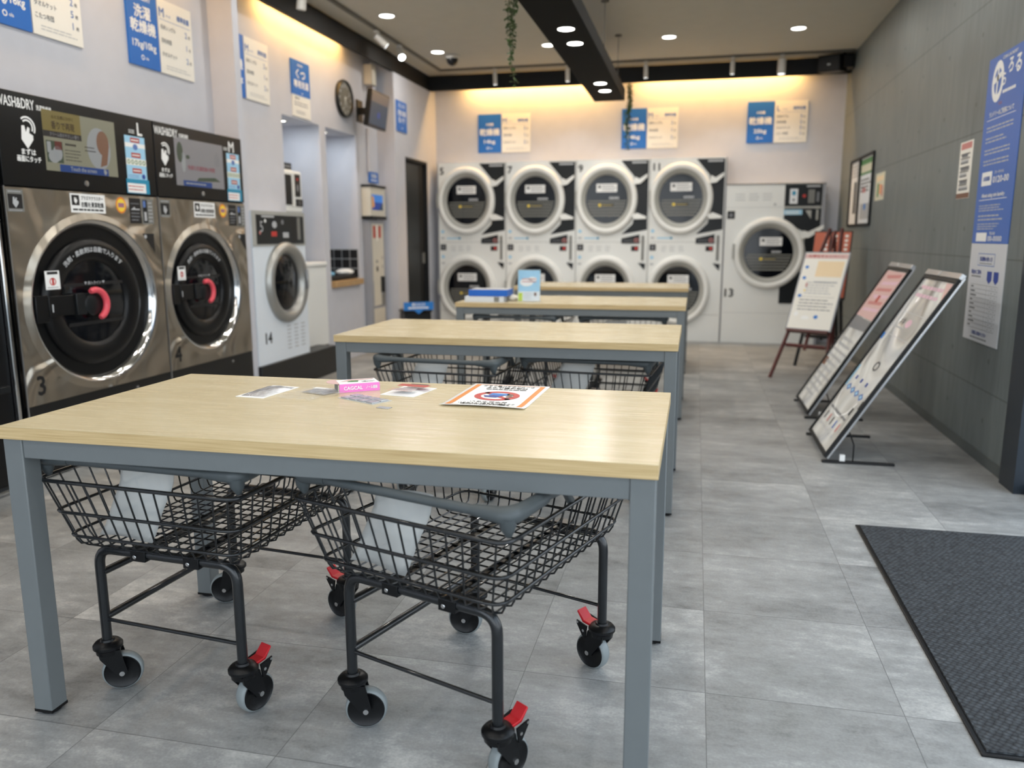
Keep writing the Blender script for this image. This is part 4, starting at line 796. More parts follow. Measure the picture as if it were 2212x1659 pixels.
def cart(label, loc, rotz):
    t = thing('laundry_cart', label, 'cart', loc, rotz, 'black wire laundry carts under the tables')
    BK = 'cart_black'
    # wire basket
    z0, z1, z2, z3 = 0.408, 0.437, 0.503, 0.588
    def sec(z):
        k = (z-z0)/(z3-z0); return 0.232+0.046*k, -0.305-0.050*k, 0.258+0.052*k
    mb = MB()
    for z, r in ((z1, 0.0040), (z2, 0.0042), (z3, 0.0050)):
        hx, ya, yb = sec(z); mb.tube(rect_loop(hx+0.003, ya-0.003, yb+0.003, z, 0.035), r, BK, 7, closed=True)
    hx0, ya0, yb0 = sec(z0); hx3, ya3, yb3 = sec(z3)
    nx, ny = 14, 15
    for i in range(nx):
        f = (i+0.5)/nx*2-1; x0, x3 = hx0*f, hx3*f
        mb.tube(rounded([(x3, ya3, z3), (x0, ya0, z0), (x0, yb0, z0), (x3, yb3, z3)], 0.02, n_=2), 0.0024, BK, 5, cap=False)
    for i in range(ny):
        f = (i+0.5)/ny; y0 = ya0+(yb0-ya0)*f; y3 = ya3+(yb3-ya3)*f
        mb.tube(rounded([(-hx3, y3, z3), (-hx0, y0, z0-0.0038), (hx0, y0, z0-0.0038), (hx3, y3, z3)], 0.02, n_=2), 0.0024, BK, 5, cap=False)
    mb.build('wire_basket', t, smooth=70)
    # end frames: inverted U tubes
    for nm, y in (('front_frame', -LY), ('rear_frame', LY)):
        mb = MB(); mb.tube(rounded([(-LX, y, 0.14), (-LX, y, 0.388), (LX, y, 0.388), (LX, y, 0.14)], 0.045, n_=6), 0.0125, BK, 14); fr = mb.build(nm, t, smooth=60)
        for x in (-0.07, 0.085):
            mb = MB(); mb.box(x-0.022, y-0.0155, 0.372, x+0.022, y+0.02, 0.404, 'plastic_black'); mb.cyl((x-0.008, y-0.0155, 0.384), (x-0.008, y-0.0185, 0.384), 0.0055, 'bolt', 12); mb.build('basket_clip', fr, bevel=0.002)
        mb = MB(); mb.tube([(-LX, y, 0.196), (LX, y, 0.188)], 0.0050, BK, 10); mb.build('cross_bar', t, smooth=60)
    for z, zb, r in ((0.203, 0.198, 0.0095), (0.323, 0.309, 0.0095)):
        mb = MB(); mb.tube([(-LX+0.004, -LY, z), (-LX+0.004, LY, zb)], r, BK, 12); mb.build('side_rail', t, smooth=60)
    for x in (-0.07, 0.085): mb = MB(); mb.box(x-0.009, -LY-0.005, 0.396, x+0.009, LY+0.005, 0.402, BK); mb.build('basket_runner', t)
    # handle: plastic corners, front tube, side arms back to the rim
    hx, hy, hz = 0.268, -0.335, 0.6355
    mb = MB(); mb.tube([(-hx+0.03, hy, hz), (hx-0.03, hy, hz)], 0.0105, 'plastic_grey', 14); h = mb.build('handle', t, smooth=60)
    for s_ in (-1, 1):
        mb = MB(); mb.tube(rounded([(s_*(hx-0.075), hy, hz), (s_*(hx+0.004), hy, hz), (s_*(hx+0.010), hy+0.05, hz), (s_*(hx+0.010), hy+0.13, hz+0.002)], 0.02, n_=4), [0.012, 0.017, 0.0185, 0.019, 0.019, 0.019, 0.018, 0.0175, 0.017, 0.0165, 0.016, 0.0155, 0.012][:2+5*2], 'plastic_grey', 14)
        mb.tube([(s_*(hx), hy+0.004, hz-0.004), (s_*(hx), hy+0.006, hz-0.024), (s_*(hx), hy+0.010, hz-0.044)], [0.0185, 0.016, 0.006], 'plastic_grey', 14); mb.build('handle_corner', h, smooth=60)
        mb = MB(); mb.tube([(s_*(hx+0.010), hy+0.12, hz+0.002), (s_*(hx+0.010), hy+0.22, hz-0.004), (s_*(hx+0.006), hy+0.26, z3+0.004)], 0.0095, 'plastic_grey', 10); mb.build('handle_arm', h, smooth=60)
    # limp white flap inside
    V = []; F = []; nu, nv = 9, 8
    for j in range(nv+1):
        v = j/nv
        for i in range(nu+1):
            u = i/nu; x = (-0.215+0.17*u)*(1-v)+(-0.115+0.145*u)*v; V.append((x, -0.245+0.010*math.sin(5*u+4*v)+0.004*math.sin(11*v), 0.414+0.198*v))
    for j in range(nv):
        for i in range(nu): F.append((j*(nu+1)+i, j*(nu+1)+i+1, (j+1)*(nu+1)+i+1, (j+1)*(nu+1)+i))
    mb = MB(); mb.add(V, F, 'milky_film'); fo = mb.build('seat_flap', t, smooth=80); sd = fo.modifiers.new('s', 'SOLIDIFY'); sd.thickness = 0.0015
    caster(t, -LX, -LY, math.radians(36), False); caster(t, LX, -LY, math.radians(74), True)
    caster(t, LX, LY, math.radians(165), True); caster(t, -LX, LY, math.radians(198), False)
    return t
c0 = cart('black wire laundry cart under the nearest table, standing square on its left half', (-1.2205, 1.8895, 0), math.radians(-4.2))
dup(c0, (-0.4835, 1.816, 0), math.radians(-18), 'black wire laundry cart turned askew under the right half of the nearest table')
dup(c0, (-1.050, 3.569, 0), math.radians(-4.5), 'black wire laundry cart under the left half of the second table')
dup(c0, (-0.420, 3.704, 0), math.radians(-4.5), 'black wire laundry cart under the right half of the second table')
dup(c0, (-1.14, 5.50, 0), math.radians(-3), 'black wire laundry cart under the table with the blue book, left half')
dup(c0, (-0.46, 5.56, 0), math.radians(2), 'black wire laundry cart under the table with the blue book, right half')

# ------------------------------------------------------------------ things on the nearest table
HT = 0.7312
t = thing('laminated_notice', 'laminated white notice with orange side bands and a red prohibition ring, on the nearest table', 'notice', (-0.512, 2.084, HT), math.radians(180-1.5))
mb = MB(); w, h = 0.112, 0.163
def curl(x, y): return 0.0012+0.006*max(0, (y-0.11)/0.05)**2*(0.6+0.4*math.cos(14*x)) if y > 0.11 else 0.0012
V = []; F = []; n1, n2 = 10, 16
for j in range(n2+1):
    for i in range(n1+1): x = -w+2*w*i/n1; y = -h+2*h*j/n2; V.append((x, y, curl(x, y)))
for j in range(n2):
    for i in range(n1): F.append((j*(n1+1)+i, j*(n1+1)+i+1, (j+1)*(n1+1)+i+1, (j+1)*(n1+1)+i))
mb.add(V, F, 'ink_white'); o = mb.build('sheet', t, smooth=80); sd = o.modifiers.new('s', 'SOLIDIFY'); sd.thickness = 0.001
mb = MB(); e = 0.0003
def cz(x, y, lift=0.0006): return curl(x, y)+lift
def crect(x0, y0, x1, y1, m, lift=0.0006, nn=8):
    V = []; F = []
    for j in range(nn+1):
        y = y0+(y1-y0)*j/nn
        for x in (x0, x1): V.append((x, y, cz(x, y, lift)))
    for j in range(nn): F.append((2*j, 2*j+1, 2*j+3, 2*j+2))
    mb.add(V, F, m)
for s_ in (-1, 1): crect(min(s_*0.088, s_*0.102), -0.15, max(s_*0.088, s_*0.102), 0.15, 'notice_orange')
crect(-0.088, -0.15, 0.088, -0.146, 'notice_orange'); crect(-0.088, 0.146, 0.088, 0.15, 'notice_orange')
mb.ring(0, 0.008, 0.044, 0.062, 0.0019, 'ink_red', 48); mb.poly([(-0.048, 0.047), (-0.037, 0.056), (0.048, -0.031), (0.037, -0.040)], 0.0019, 'ink_red')
mb.poly([(-0.03, -0.022), (0.022, -0.026), (0.026, 0.0), (-0.005, 0.006), (-0.028, -0.004)], 0.0023, 'card_blue'); mb.poly([(-0.02, 0.006), (0.038, 0.008), (0.030, 0.026), (-0.002, 0.030)], 0.0023, 'ink_navy'); mb.poly([(-0.044, -0.012), (-0.026, -0.024), (-0.022, -0.010), (-0.034, 0.002)], 0.0023, 'ink_brown'); mb.ell(-0.036, 0.014, 0.010, 0.010, 0.0023, 'ink_brown')
mb.text('SLEEPING IS NOT ALLOWED', 0, 0.133, 0.013, 0.0040, 'ink_black', width=0.13); mb.text('ここで横にならないでください', 0, 0.116, 0.015, 0.0026, 'ink_black', width=0.15); mb.text('おやめ下さい', 0, 0.094, 0.013, 0.0023, 'ink_black', width=0.10)
mb.text('テーブルの上に寝ころぶ', 0, -0.128, 0.016, 0.0023, 'ink_black', width=0.15); mb.text('行為は禁止です', 0, -0.104, 0.016, 0.0023, 'ink_black', width=0.12); mb.lines(-0.06, 0.06, -0.09, -0.076, 1, 0.0023, 'ink_black', 0.5)
mb.build('print', t, smooth=80)
def pouch(name, label, cat, loc, rot, w, h, th, m, m_edge, ns=12, band=None):
    t = thing(name, label, cat, loc, rot); V = []; F = []
    for j in range(ns+1):
        for i in range(ns+1):
            u, v = i/ns*2-1, j/ns*2-1; q = max(0, (1-u**4))*max(0, (1-v**4))
            V.append((u*w/2*0.86, v*h/2*0.86, 0.001+th*q*(0.8+0.2*math.sin(5*u+3*v)*math.cos(7*v))))
    for j in range(ns):
        for i in range(ns): F.append((j*(ns+1)+i, j*(ns+1)+i+1, (j+1)*(ns+1)+i+1, (j+1)*(ns+1)+i))
    mb = MB(); mb.add(V, F, m); mb.build('pouch', t, smooth=80)
    mb = MB(); mb.box(-w/2, -h/2, 0, w/2, h/2, 0.0012, m_edge)
    if band: band(mb)
    mb.build('seal_border', t, smooth=None)
    return t
pouch('foil_sachet', 'silver foil sachet with white edges, leftmost thing on the nearest table', 'sachet', (-1.155, 2.005, HT), math.radians(-6), 0.088, 0.172, 0.010, 'foil', 'ink_white')
# torn clear wrapper
t = thing('clear_wrapper', 'crumpled clear plastic wrapper with a white header beside the foil sachet', 'wrapper', (-1.01, 1.985, HT), math.radians(-12))
rnd = random.Random(4); V = []; F = []; ns = 12
for j in range(ns+1):
    for i in range(ns+1):
        u, v = i/ns*2-1, j/ns*2-1; V.append((u*0.062+0.006*math.sin(3*v), v*0.078, 0.003+0.005*abs(math.sin(6*u+2*v)*math.cos(5*v-u))+0.002*rnd.random()))
for j in range(ns):
    for i in range(ns): F.append((j*(ns+1)+i, j*(ns+1)+i+1, (j+1)*(ns+1)+i+1, (j+1)*(ns+1)+i))
mb = MB(); mb.add(V, F, 'clear_film'); mb.build('film', t, smooth=80)
mb = MB(); mb.box(-0.062, 0.078, 0.001, 0.05, 0.096, 0.0022, 'ink_white'); mb.poly([(-0.055, 0.02), (0.03, 0.01), (0.045, 0.077), (-0.05, 0.077)], 0.002, 'foil'); mb.build('header_strip', t, smooth=None)
# pink carton
t = thing('pink_carton', 'small open pink and white carton with green print on the nearest table', 'box', (-0.925, 2.092, HT), math.radians(34))
L_, w, h = 0.112, 0.072, 0.024
mb = MB(); mb.box(-L_/2, -w/2, 0, L_/2, w/2, h, 'ink_white'); mb.box(-L_/2-0.0006, -w/2-0.0006, 0.0005, L_/2+0.0006, -w/2, h, 'pink_box'); mb.box(-L_/2, w/2, 0, L_/2, w/2+0.0006, h, 'pink_box')
mb.build('carton', t, smooth=None)
mb = MB(); mb.M = FRONT(0, -w/2-0.0009, 0); mb.text('CAGCAL', -0.018, 0.012, 0.014, 0, 'ink_white', width=0.052, bold=0.025); mb.text('ノール個装', 0.034, 0.012, 0.010, 0, 'ink_white', width=0.032)
mb.M = Matrix.Translation((0, 0, h+0.0004)); mb.poly([(-0.05, 0.0), (-0.02, 0.03), (0.05, 0.03), (0.05, 0.02), (0.0, 0.012)], 0, 'pale_rose'); mb.poly([(-0.03, -0.005), (-0.015, 0.012), (0.005, 0.008), (0.0, -0.012)], 0.0003, 'ink_green'); mb.lines(0.01, 0.05, -0.025, 0.0, 3, 0.0003, 'ink_grey', 0.3); mb.ell(0.02, -0.008, 0.004, 0.003, 0.0004, 'ink_black', 12); mb.build('print', t, smooth=None)
mb = MB(); mb.box(-L_/2-0.003, -w/2+0.003, 0.002, -L_/2-0.0005, w/2-0.003, h-0.003, 'ink_cream')
for i in range(9): mb.box(-L_/2-0.0036, -w/2+0.008+0.007*i, 0.002, -L_/2-0.003, -w/2+0.0088+0.007*i, h-0.003, 'ink_grey')
mb.build('sachet_stack', t, smooth=None)
mb = MB()
for z, m_ in ((0.0005, 'ink_white'), (h+0.0012, 'pale_rose')): mb.M = Matrix.Translation((-L_/2, 0, z)); mb.prism([(0, -w/2)]+[(-0.030*math.cos(a), w/2*math.sin(a)) for a in [(-PI/2+PI*q/12) for q in range(13)]]+[(0, w/2)], 0, 0.0008, m_)
mb.build('end_flap', t, smooth=None)
# blister strip + scrap
t = thing('blister_strip', 'clear plastic strip with square cells in front of the pink carton', 'packaging', (-0.848, 1.962, HT), math.radians(-27))
mb = MB(); mb.box(-0.072, -0.034, 0.0, 0.072, 0.034, 0.0012, 'milky_film')
for i in range(4):
    for j in range(2): mb.box(-0.064+0.034*i, -0.029+0.031*j, 0.0012, -0.038+0.034*i, -0.003+0.031*j, 0.004, 'foil')
mb.build('strip', t, bevel=0.0006)
mb = MB(); mb.box(-0.018, -0.010, 0.0, 0.018, 0.010, 0.0014, 'foil'); tag(mb.build('foil_scrap', loc=(-0.757, 1.872, HT), rotz=-0.2, bevel=0.0005), 'tiny grey scrap lying nearest the table front by the blister strip', 'scrap')
def rb(mb):
    for s_ in (0,): mb.rect(-0.046, 0.012, 0.046, 0.045, 0.0124, 'ink_brick'); mb.rect(-0.02, 0.046, 0.036, 0.055, 0.0124, 'ink_black'); mb.rect(-0.01, 0.006, 0.044, 0.011, 0.0124, 'ink_black'); mb.poly([(-0.03, -0.05), (0.03, -0.045), (0.035, -0.01), (-0.02, -0.015)], 0.0124, 'ink_lightgrey'); mb.lines(-0.04, 0.04, -0.06, -0.02, 4, 0.0128, 'ink_rose', 0.3)
pouch('red_white_packet', 'flat white packet with a red band between the pink carton and the notice', 'packet', (-0.770, 2.092, HT), math.radians(-9), 0.104, 0.138, 0.004, 'ink_white', 'ink_white', band=rb)

# ------------------------------------------------------------------ things on the third table
mb = MB(); mb.box(0, 0, 0, 0.265, 0.19, 0.036, 'book_grey'); mb.box(0.002, -0.0008, 0.004, 0.20, 0, 0.028, 'book_grey'); mb.M = FRONT(0, -0.0006, 0); mb.rect(0.20, 0.002, 0.235, 0.034, 0, 'panel_grey')
tag(mb.build('grey_folder', loc=(-1.50, 5.19, HT), rotz=math.radians(2), bevel=0.003), 'pale grey folder under the blue book on the third table', 'folder')
mb = MB(); mb.box(0, 0, 0, 0.265, 0.19, 0.042, 'book_blue'); mb.box(0.006, 0.006, 0.042, 0.259, 0.184, 0.0432, 'ink_lightgrey')
tag(mb.build('blue_book', loc=(-1.475, 5.20, HT+0.038), rotz=math.radians(1), bevel=0.003), 'thick blue book lying on a grey folder on the third table', 'book')
lump('tissue_ball', 'crumpled cream tissue right of the grey folder on the third table', 'tissue', (-1.195, 5.33, HT), 0.035, 0.04, 0.04, 'box_cream', 9)
t = thing('leaflet_stand', 'upright clear stand with a pale blue leaflet on the third table', 'leaflet stand', (-1.155, 5.26, HT), math.radians(4))
Ml = Matrix.Rotation(math.radians(-8), 4, 'X')
mb = MB(); mb.M = Ml @ FRONT(0, 0, 0.0); mb.box(0, 0.003, 0.002, 0.155, 0.215, 0.004, 'acrylic'); mb.M = Matrix.Identity(4); mb.box(0, 0.0, 0, 0.155, 0.085, 0.003, 'acrylic'); mb.build('holder', t, bevel=0.001)
mb = MB(); mb.M = Ml @ FRONT(0, 0, 0.0); mb.box(0.004, 0.006, -0.0012, 0.151, 0.21, 0.0012, 'paper_cool'); Z = 0.0016; mb.rect(0.004, 0.07, 0.151, 0.21, Z, 'ink_sky'); mb.ell(0.06, 0.13, 0.045, 0.028, 2*Z, 'ink_white'); mb.ell(0.1, 0.15, 0.03, 0.016, 2*Z, 'ink_white'); mb.lines(0.03, 0.13, 0.125, 0.16, 2, 3*Z, 'ink_rose', 0.3); mb.rect(0.006, 0.006, 0.035, 0.06, Z, 'ink_lime'); mb.ell(0.12, 0.05, 0.009, 0.013, Z, 'ink_brown'); mb.lines(0.045, 0.1, 0.015, 0.06, 4, Z, 'ink_lightgrey'); mb.build('leaflet', t, smooth=None)

# ------------------------------------------------------------------ price boards
def board(loc, rz, label, kind, bw=0.276, W=0.62, H=0.43):
    t = thing('price_board', label, 'sign', loc, rz, 'blue and white price boards on the walls')
    mb = MB(); mb.box(0, -0.012, 0, bw, -0.001, H, 'ink_blue'); mb.M = FRONT(0, -0.0125, 0); Z = 0.0
    big, sub = {'wash': (('洗濯', '乾燥機'), '17kg/10kg'), 'washL': (('洗濯', '乾燥機'), '27kg/18kg'), 'dry14': (('乾燥機',), '14kg'), 'dry25': (('乾燥機',), '25kg')}[kind]
    if len(big) == 2:
        mb.text('WASH&DRY', bw/2, H-0.045, 0.030, Z, 'ink_white', width=0.16); mb.text(big[0], bw/2, 0.305, 0.078, Z, 'ink_white', width=0.145, bold=0.03); mb.text(big[1], bw/2, 0.222, 0.078, Z, 'ink_white', width=0.225, bold=0.03)
    else:
        mb.text('大容量', bw/2, 0.315, 0.030, Z, 'ink_white', width=0.09); mb.text(big[0], bw/2, 0.228, 0.082, Z, 'ink_white', width=0.235, bold=0.03)
    mb.text(sub, bw/2, 0.125, 0.055, Z, 'ink_white', width=0.21 if len(sub) > 5 else 0.13, bold=0.03); mb.ring(bw/2-0.022, 0.052, 0.009, 0.015, Z, 'ink_white', 16); mb.text('ola', bw/2+0.016, 0.052, 0.024, Z, 'ink_white'); mb.build('blue_panel', t, smooth=None)
    mb = MB(); x0 = bw+0.008; mb.box(x0, -0.012, 0, W, -0.001, H, 'paper'); mb.M = FRONT(0, -0.0125, 0); wp = W-x0
    mb.text('L' if kind in ('washL', 'dry25') else 'M', x0+0.035, H-0.075, 0.075, Z, 'ink_bluegrey', bold=0.02); mb.text('サイズ', x0+0.10, H-0.088, 0.018, Z, 'ink_bluegrey', width=0.045); mb.text('標準容量', x0+wp*0.74, H-0.078, 0.036, Z, 'ink_bluegrey', width=0.125, bold=0.03); mb.rect(x0+0.012, H-0.118, W-0.016, H-0.1155, Z, 'ink_bluegrey')
    rows = [('毛布シングル', '2枚'), ('羽毛布団', '1枚'), ('タオルケット', '2枚')] if kind in ('wash', 'dry14') else [('毛布ダブル', '3枚'), ('羽毛布団', '2枚'), ('タオルケット', '5枚'), ('こたつ布団', '1枚')]
    st = 0.235/len(rows)
    for i, (a, b_) in enumerate(rows):
        y = H-0.16-st*i; mb.text(a, x0+0.02, y, 0.030, Z, 'ink_grey', align='L', width=0.024*len(a)); mb.text(b_[0], W-0.065, y, 0.050, Z, 'ink_bluegrey', bold=0.01); mb.text(b_[1], W-0.033, y-0.008, 0.022, Z, 'ink_grey')
    mb.lines(x0+0.05, W-0.04, 0.025, 0.055, 2, Z, 'ink_lightgrey', 0.3, 5); mb.build('white_panel', t, smooth=None)
    return t
board((-2.532, YBW, 2.125), 0, 'blue and white price board above the dryers numbered 5 and 7', 'dry14')
board((-0.868, YBW, 2.13), 0, 'blue and white price board behind the hanging vine', 'dry14')
board((0.485, YBW, 2.155), 0, 'blue and white price board above the wide single dryer', 'dry25')
board((XW, 4.290, 2.152), PI/2, 'blue and white price board above the washer numbered 4', 'wash')
board((XW, 3.302, 2.152), PI/2, 'blue and white price board at the top left corner of the photo', 'washL')
board((XW, 5.255, 2.153), PI/2, 'blue and white price board half hidden by the pale wall fin', 'wash')
t = thing('shoe_wash_board', 'narrow notice, blue above cream, hanging over the first wall niche', 'sign', (XW, 6.24, 2.155), PI/2)
mb = MB(); mb.box(0, -0.012, 0.148, 0.315, -0.001, 0.42, 'ink_blue'); mb.M = FRONT(0, -0.0125, 0); mb.text('くつ', 0.155, 0.315, 0.085, 0, 'ink_white', width=0.16, bold=0.03); mb.text('専用洗濯', 0.16, 0.235, 0.062, 0, 'ink_white', width=0.25, bold=0.03); mb.text('SNEAKER', 0.15, 0.385, 0.022, 0, 'ink_white'); mb.text('ola', 0.17, 0.17, 0.022, 0, 'ink_white'); mb.build('blue_panel', t, smooth=None)
mb = MB(); mb.box(0.004, -0.010, -0.022, 0.315, -0.001, 0.148, 'paper'); mb.M = FRONT(0, -0.0105, 0); mb.text('使い方', 0.085, 0.122, 0.024, 0, 'ink_black'); mb.lines(0.03, 0.28, 0.06, 0.10, 2, 0, 'ink_grey', 0.35, 3); mb.lines(0.06, 0.24, 0.0, 0.03, 2, 0, 'ink_grey', 0.35, 9); mb.build('cream_panel', t, smooth=None)
t = thing('small_wall_sign', 'small upright blue sign left of the black door top', 'sign', (XL, 8.10, 2.235), PI/2)
mb = MB(); mb.box(0, -0.010, 0, 0.30, -0.001, 0.305, 'ink_blue'); mb.M = FRONT(0, -0.0105, 0); mb.text('おしらせ', 0.15, 0.26, 0.05, 0, 'ink_white', width=0.18); mb.text('洗剤は自動', 0.15, 0.185, 0.06, 0, 'ink_white', width=0.23, bold=0.025); mb.text('投入です', 0.15, 0.115, 0.06, 0, 'ink_white', width=0.19, bold=0.025); mb.text('ola', 0.15, 0.04, 0.03, 0, 'ink_white'); mb.build('plate', t, smooth=None)
t = thing('small_wall_sign', 'small blue sign right above the payment kiosk', 'sign', (XW, 7.78, 1.70), PI/2)
mb = MB(); mb.box(0, -0.012, 0, 0.235, -0.001, 0.105, 'ink_blue'); mb.M = FRONT(0, -0.0125, 0); mb.text('両替機', 0.118, 0.066, 0.045, 0, 'ink_white', width=0.13); mb.lines(0.04, 0.2, 0.012, 0.036, 1, 0, 'ink_white', 0.5); mb.build('plate', t, smooth=None)

# clock, television
t = thing('wall_clock', 'round dark wall clock with pale numerals on the left wall', 'clock', (XW, 7.236, 2.415), PI/2)
mb = MB(); mb.M = FRONT(0, -0.002, 0); mb.lathe([(0.0001, 0.0), (0.165, 0.0), (0.170, 0.02), (0.160, 0.038), (0.150, 0.034), (0.148, 0.024)], 'panel_dark', 56); mb.build('case', t, smooth=50)
mb = MB(); mb.M = FRONT(0, -0.024, 0); mb.ell(0, 0, 0.149, 0.149, 0, 'clock_face', 48)
for i in range(12):
    a = PI/2-2*PI*(i+1)/12; mb.text(str(i+1), 0.118*math.cos(a), 0.118*math.sin(a), 0.040, 0.0008, 'ink_white', bold=0.025)
for i in range(60):
    a = 2*PI*i/60; mb.ell(0.142*math.cos(a), 0.142*math.sin(a), 0.002, 0.002, 0.0008, 'ink_white', 6)
mb.build('dial', t, smooth=None)
mb = MB(); mb.M = FRONT(0, -0.027, 0)
for a, l_, w in ((math.radians(-62), 0.085, 0.006), (math.radians(-110), 0.115, 0.005), (math.radians(20), 0.12, 0.002)):
    c_, s_ = math.cos(a), math.sin(a); mb.poly([(-s_*w-c_*0.02, c_*w-s_*0.02), (s_*w-c_*0.02, -c_*w-s_*0.02), (c_*l_+s_*w*0.5, s_*l_-c_*w*0.5), (c_*l_-s_*w*0.5, s_*l_+c_*w*0.5)], 0.001, 'ink_white')
mb.lathe([(0.0001, 0.004), (0.01, 0.003), (0.01, 0)], 'ink_white', 16); mb.build('hands', t, smooth=None)
t = thing('television', 'small black wall television tilted down beside the clock', 'television', (-2.98, 7.475, 2.335), PI/2+math.radians(2))
Mt = Matrix.Rotation(math.radians(9), 4, 'X')
mb = MB(); mb.M = Mt; mb.box(-0.24, 0.0, -0.165, 0.24, 0.05, 0.165, 'machine_black'); mb.box(-0.15, 0.05, -0.10, 0.15, 0.08, 0.10, 'plastic_black'); mb.build('case', t, bevel=0.004)
mb = MB(); mb.M = Mt @ FRONT(0, -0.0006, 0.0); mb.rect(-0.225, -0.14, 0.225, 0.155, 0, 'lcd_tv'); mb.rect(-0.225, 0.06, 0.225, 0.155, 0.0005, 'lcd_tvgrey'); mb.ell(0.0, -0.045, 0.035, 0.03, 0.001, 'lcd_deep'); mb.build('screen', t, smooth=None)
mb = MB(); mb.box(-0.03, 0.08, -0.03, 0.03, 0.20, 0.03, 'plastic_black'); mb.box(-0.07, 0.19, -0.10, 0.07, 0.205, 0.10, 'plastic_black'); mb.build('wall_bracket', t)
mb = MB(); mb.cyl((-3.222, 7.76, 1.80), (-3.222, 7.76, 2.22), 0.012, 'wall_paint', 10); tag(mb.build('cable_duct'), 'thin pale cable duct running down the wall below the television', 'cable duct')
t = thing('junction_box', 'small beige box fixed to the wall above the television', 'wall box', (XW, 7.74, 2.63), PI/2)
mb = MB(); mb.box(0, -0.09, 0, 0.11, -0.001, 0.19, 'box_cream'); mb.build('case', t, bevel=0.008)
mb = MB(); mb.box(0.11, -0.07, 0.0, 0.16, -0.001, 0.18, 'panel_grey'); mb.cyl((0.05, -0.06, 0), (0.045, -0.06, -0.09), 0.007, 'ink_brown', 8); mb.build('cable_gland', t)

# waste bin by the black door
t = thing('waste_bin', 'dark waste bin with a blue card on top beside the black door', 'bin', (-2.86, 8.03, 0), math.radians(35))
mb = MB(); mb.prism([(-0.14, -0.11), (0.14, -0.11), (0.14, 0.11), (-0.14, 0.11)], 0, 0.385, 'panel_dark'); mb.build('body', t, bevel=0.012)
mb = MB(); mb.box(-0.15, -0.12, 0.385, 0.15, 0.12, 0.41, 'plastic_black'); mb.build('lid', t, bevel=0.008)
mb = MB(); mb.M = FRONT(0, -0.12, 0.41) ; mb.box(-0.16, 0.0, 0, 0.16, 0.085, 0.004, 'card_blue'); mb.text('燃えるゴミ', 0, 0.058, 0.035, 0.0045, 'ink_white', width=0.14, bold=0.025); mb.lines(-0.11, 0.11, 0.01, 0.04, 1, 0.0045, 'ink_white', 0.5); mb.poly([(-0.05, 0), (0.05, 0), (0, -0.04)], 0.0045, 'card_blue'); mb.build('blue_card', t, smooth=None)

# ------------------------------------------------------------------ right wall
t = thing('wall_banner', 'tall banner, blue over grey-white, on the concrete wall', 'banner', (XR, 4.928, 0.603), -PI/2)
W, H, HB = 0.528, 1.465, 0.515
mb = MB(); mb.box(0, -0.004, 0, W, -0.0005, HB, 'banner_white'); mb.M = FRONT(0, -0.0045, 0)
mb.rect(0.13, 0.40, 0.38, 0.465, 0, 'ink_bluegrey'); mb.rect(0.134, 0.404, 0.376, 0.461, 0.0004, 'banner_white'); mb.text('洗濯機の使い方', 0.255, 0.435, 0.026, 0.0008, 'ink_navy', width=0.19); mb.lines(0.16, 0.35, 0.408, 0.418, 1, 0.0008, 'ink_grey', 0.5)
mb.text('料金のご案内', 0.12, 0.365, 0.026, 0, 'ink_navy', width=0.15); mb.lines(0.05, 0.2, 0.335, 0.35, 1, 0, 'ink_grey', 0.5)
for x in (0.325, 0.42): mb.poly([(x-0.035, 0.375), (x+0.035, 0.375), (x+0.035, 0.33), (x, 0.31), (x-0.035, 0.33)], 0, 'ink_navy')
for i in range(11):
    y = 0.30-0.023*i; mb.rect(0.05, y-0.0008, 0.46, y+0.0008, 0, 'ink_grey')
    if i < 10: mb.rect(0.06, y-0.015, 0.10+0.05*((i*7) % 3)/2, y-0.008, 0, 'dim_grey'); mb.ell(0.375, y-0.0115, 0.004, 0.004, 0, 'dim_grey', 8); mb.ell(0.43, y-0.0115, 0.004, 0.004, 0, 'dim_grey', 8)
for x in (0.05, 0.30, 0.345, 0.405, 0.46): mb.rect(x-0.0008, 0.07, x+0.0008, 0.30, 0, 'ink_grey')
mb.text('お気軽にお問合せください', 0.25, 0.045, 0.022, 0, 'ink_navy', width=0.22); mb.lines(0.12, 0.38, 0.012, 0.028, 1, 0, 'ink_grey', 0.5); mb.build('lower_sheet', t, smooth=None)
mb = MB(); mb.box(0, -0.004, HB+0.001, W, -0.0005, H, 'banner_blue'); mb.M = FRONT(0, -0.0045, 0)
cy = 1.335; mb.ring(0.155, cy, 0.052, 0.082, 0, 'ink_white', 36, ky=1.25); mb.poly([(0.10, cy+0.02), (0.21, cy+0.045), (0.205, cy+0.015), (0.10, cy-0.01)], 0.0005, 'ink_white'); mb.poly([(0.145, cy+0.08), (0.165, cy+0.08), (0.16, cy-0.08), (0.14, cy-0.08)], 0.0005, 'ink_white')
mb.text('ら', 0.245, cy-0.005, 0.075, 0, 'ink_white', bold=0.03); mb.text('ろ', 0.325, cy+0.05, 0.085, 0, 'ink_white', bold=0.03); mb.text('る', 0.425, cy+0.04, 0.10, 0, 'ink_white', bold=0.03); mb.lines(0.24, 0.42, cy-0.08, cy-0.05, 1, 0, 'ink_white', 0.5); mb.text('COIN LAUNDRY', 0.30, 1.44, 0.022, 0, 'ink_white', width=0.2); mb.text('うるる', 0.22, cy-0.115, 0.018, 0, 'ink_rose')
mb.text('ランドリーのご利用について', 0.25, 1.175, 0.030, 0, 'ink_white', width=0.34, bold=0.03); mb.rect(0.05, 1.148, 0.45, 1.151, 0, 'ink_white')
for i, y in enumerate((1.10, 1.045, 0.985, 0.93)): mb.lines(0.06, 0.45, y-0.016, y+0.02, 2, 0, 'ink_lightgrey', 0.4, i+1, 0.35)
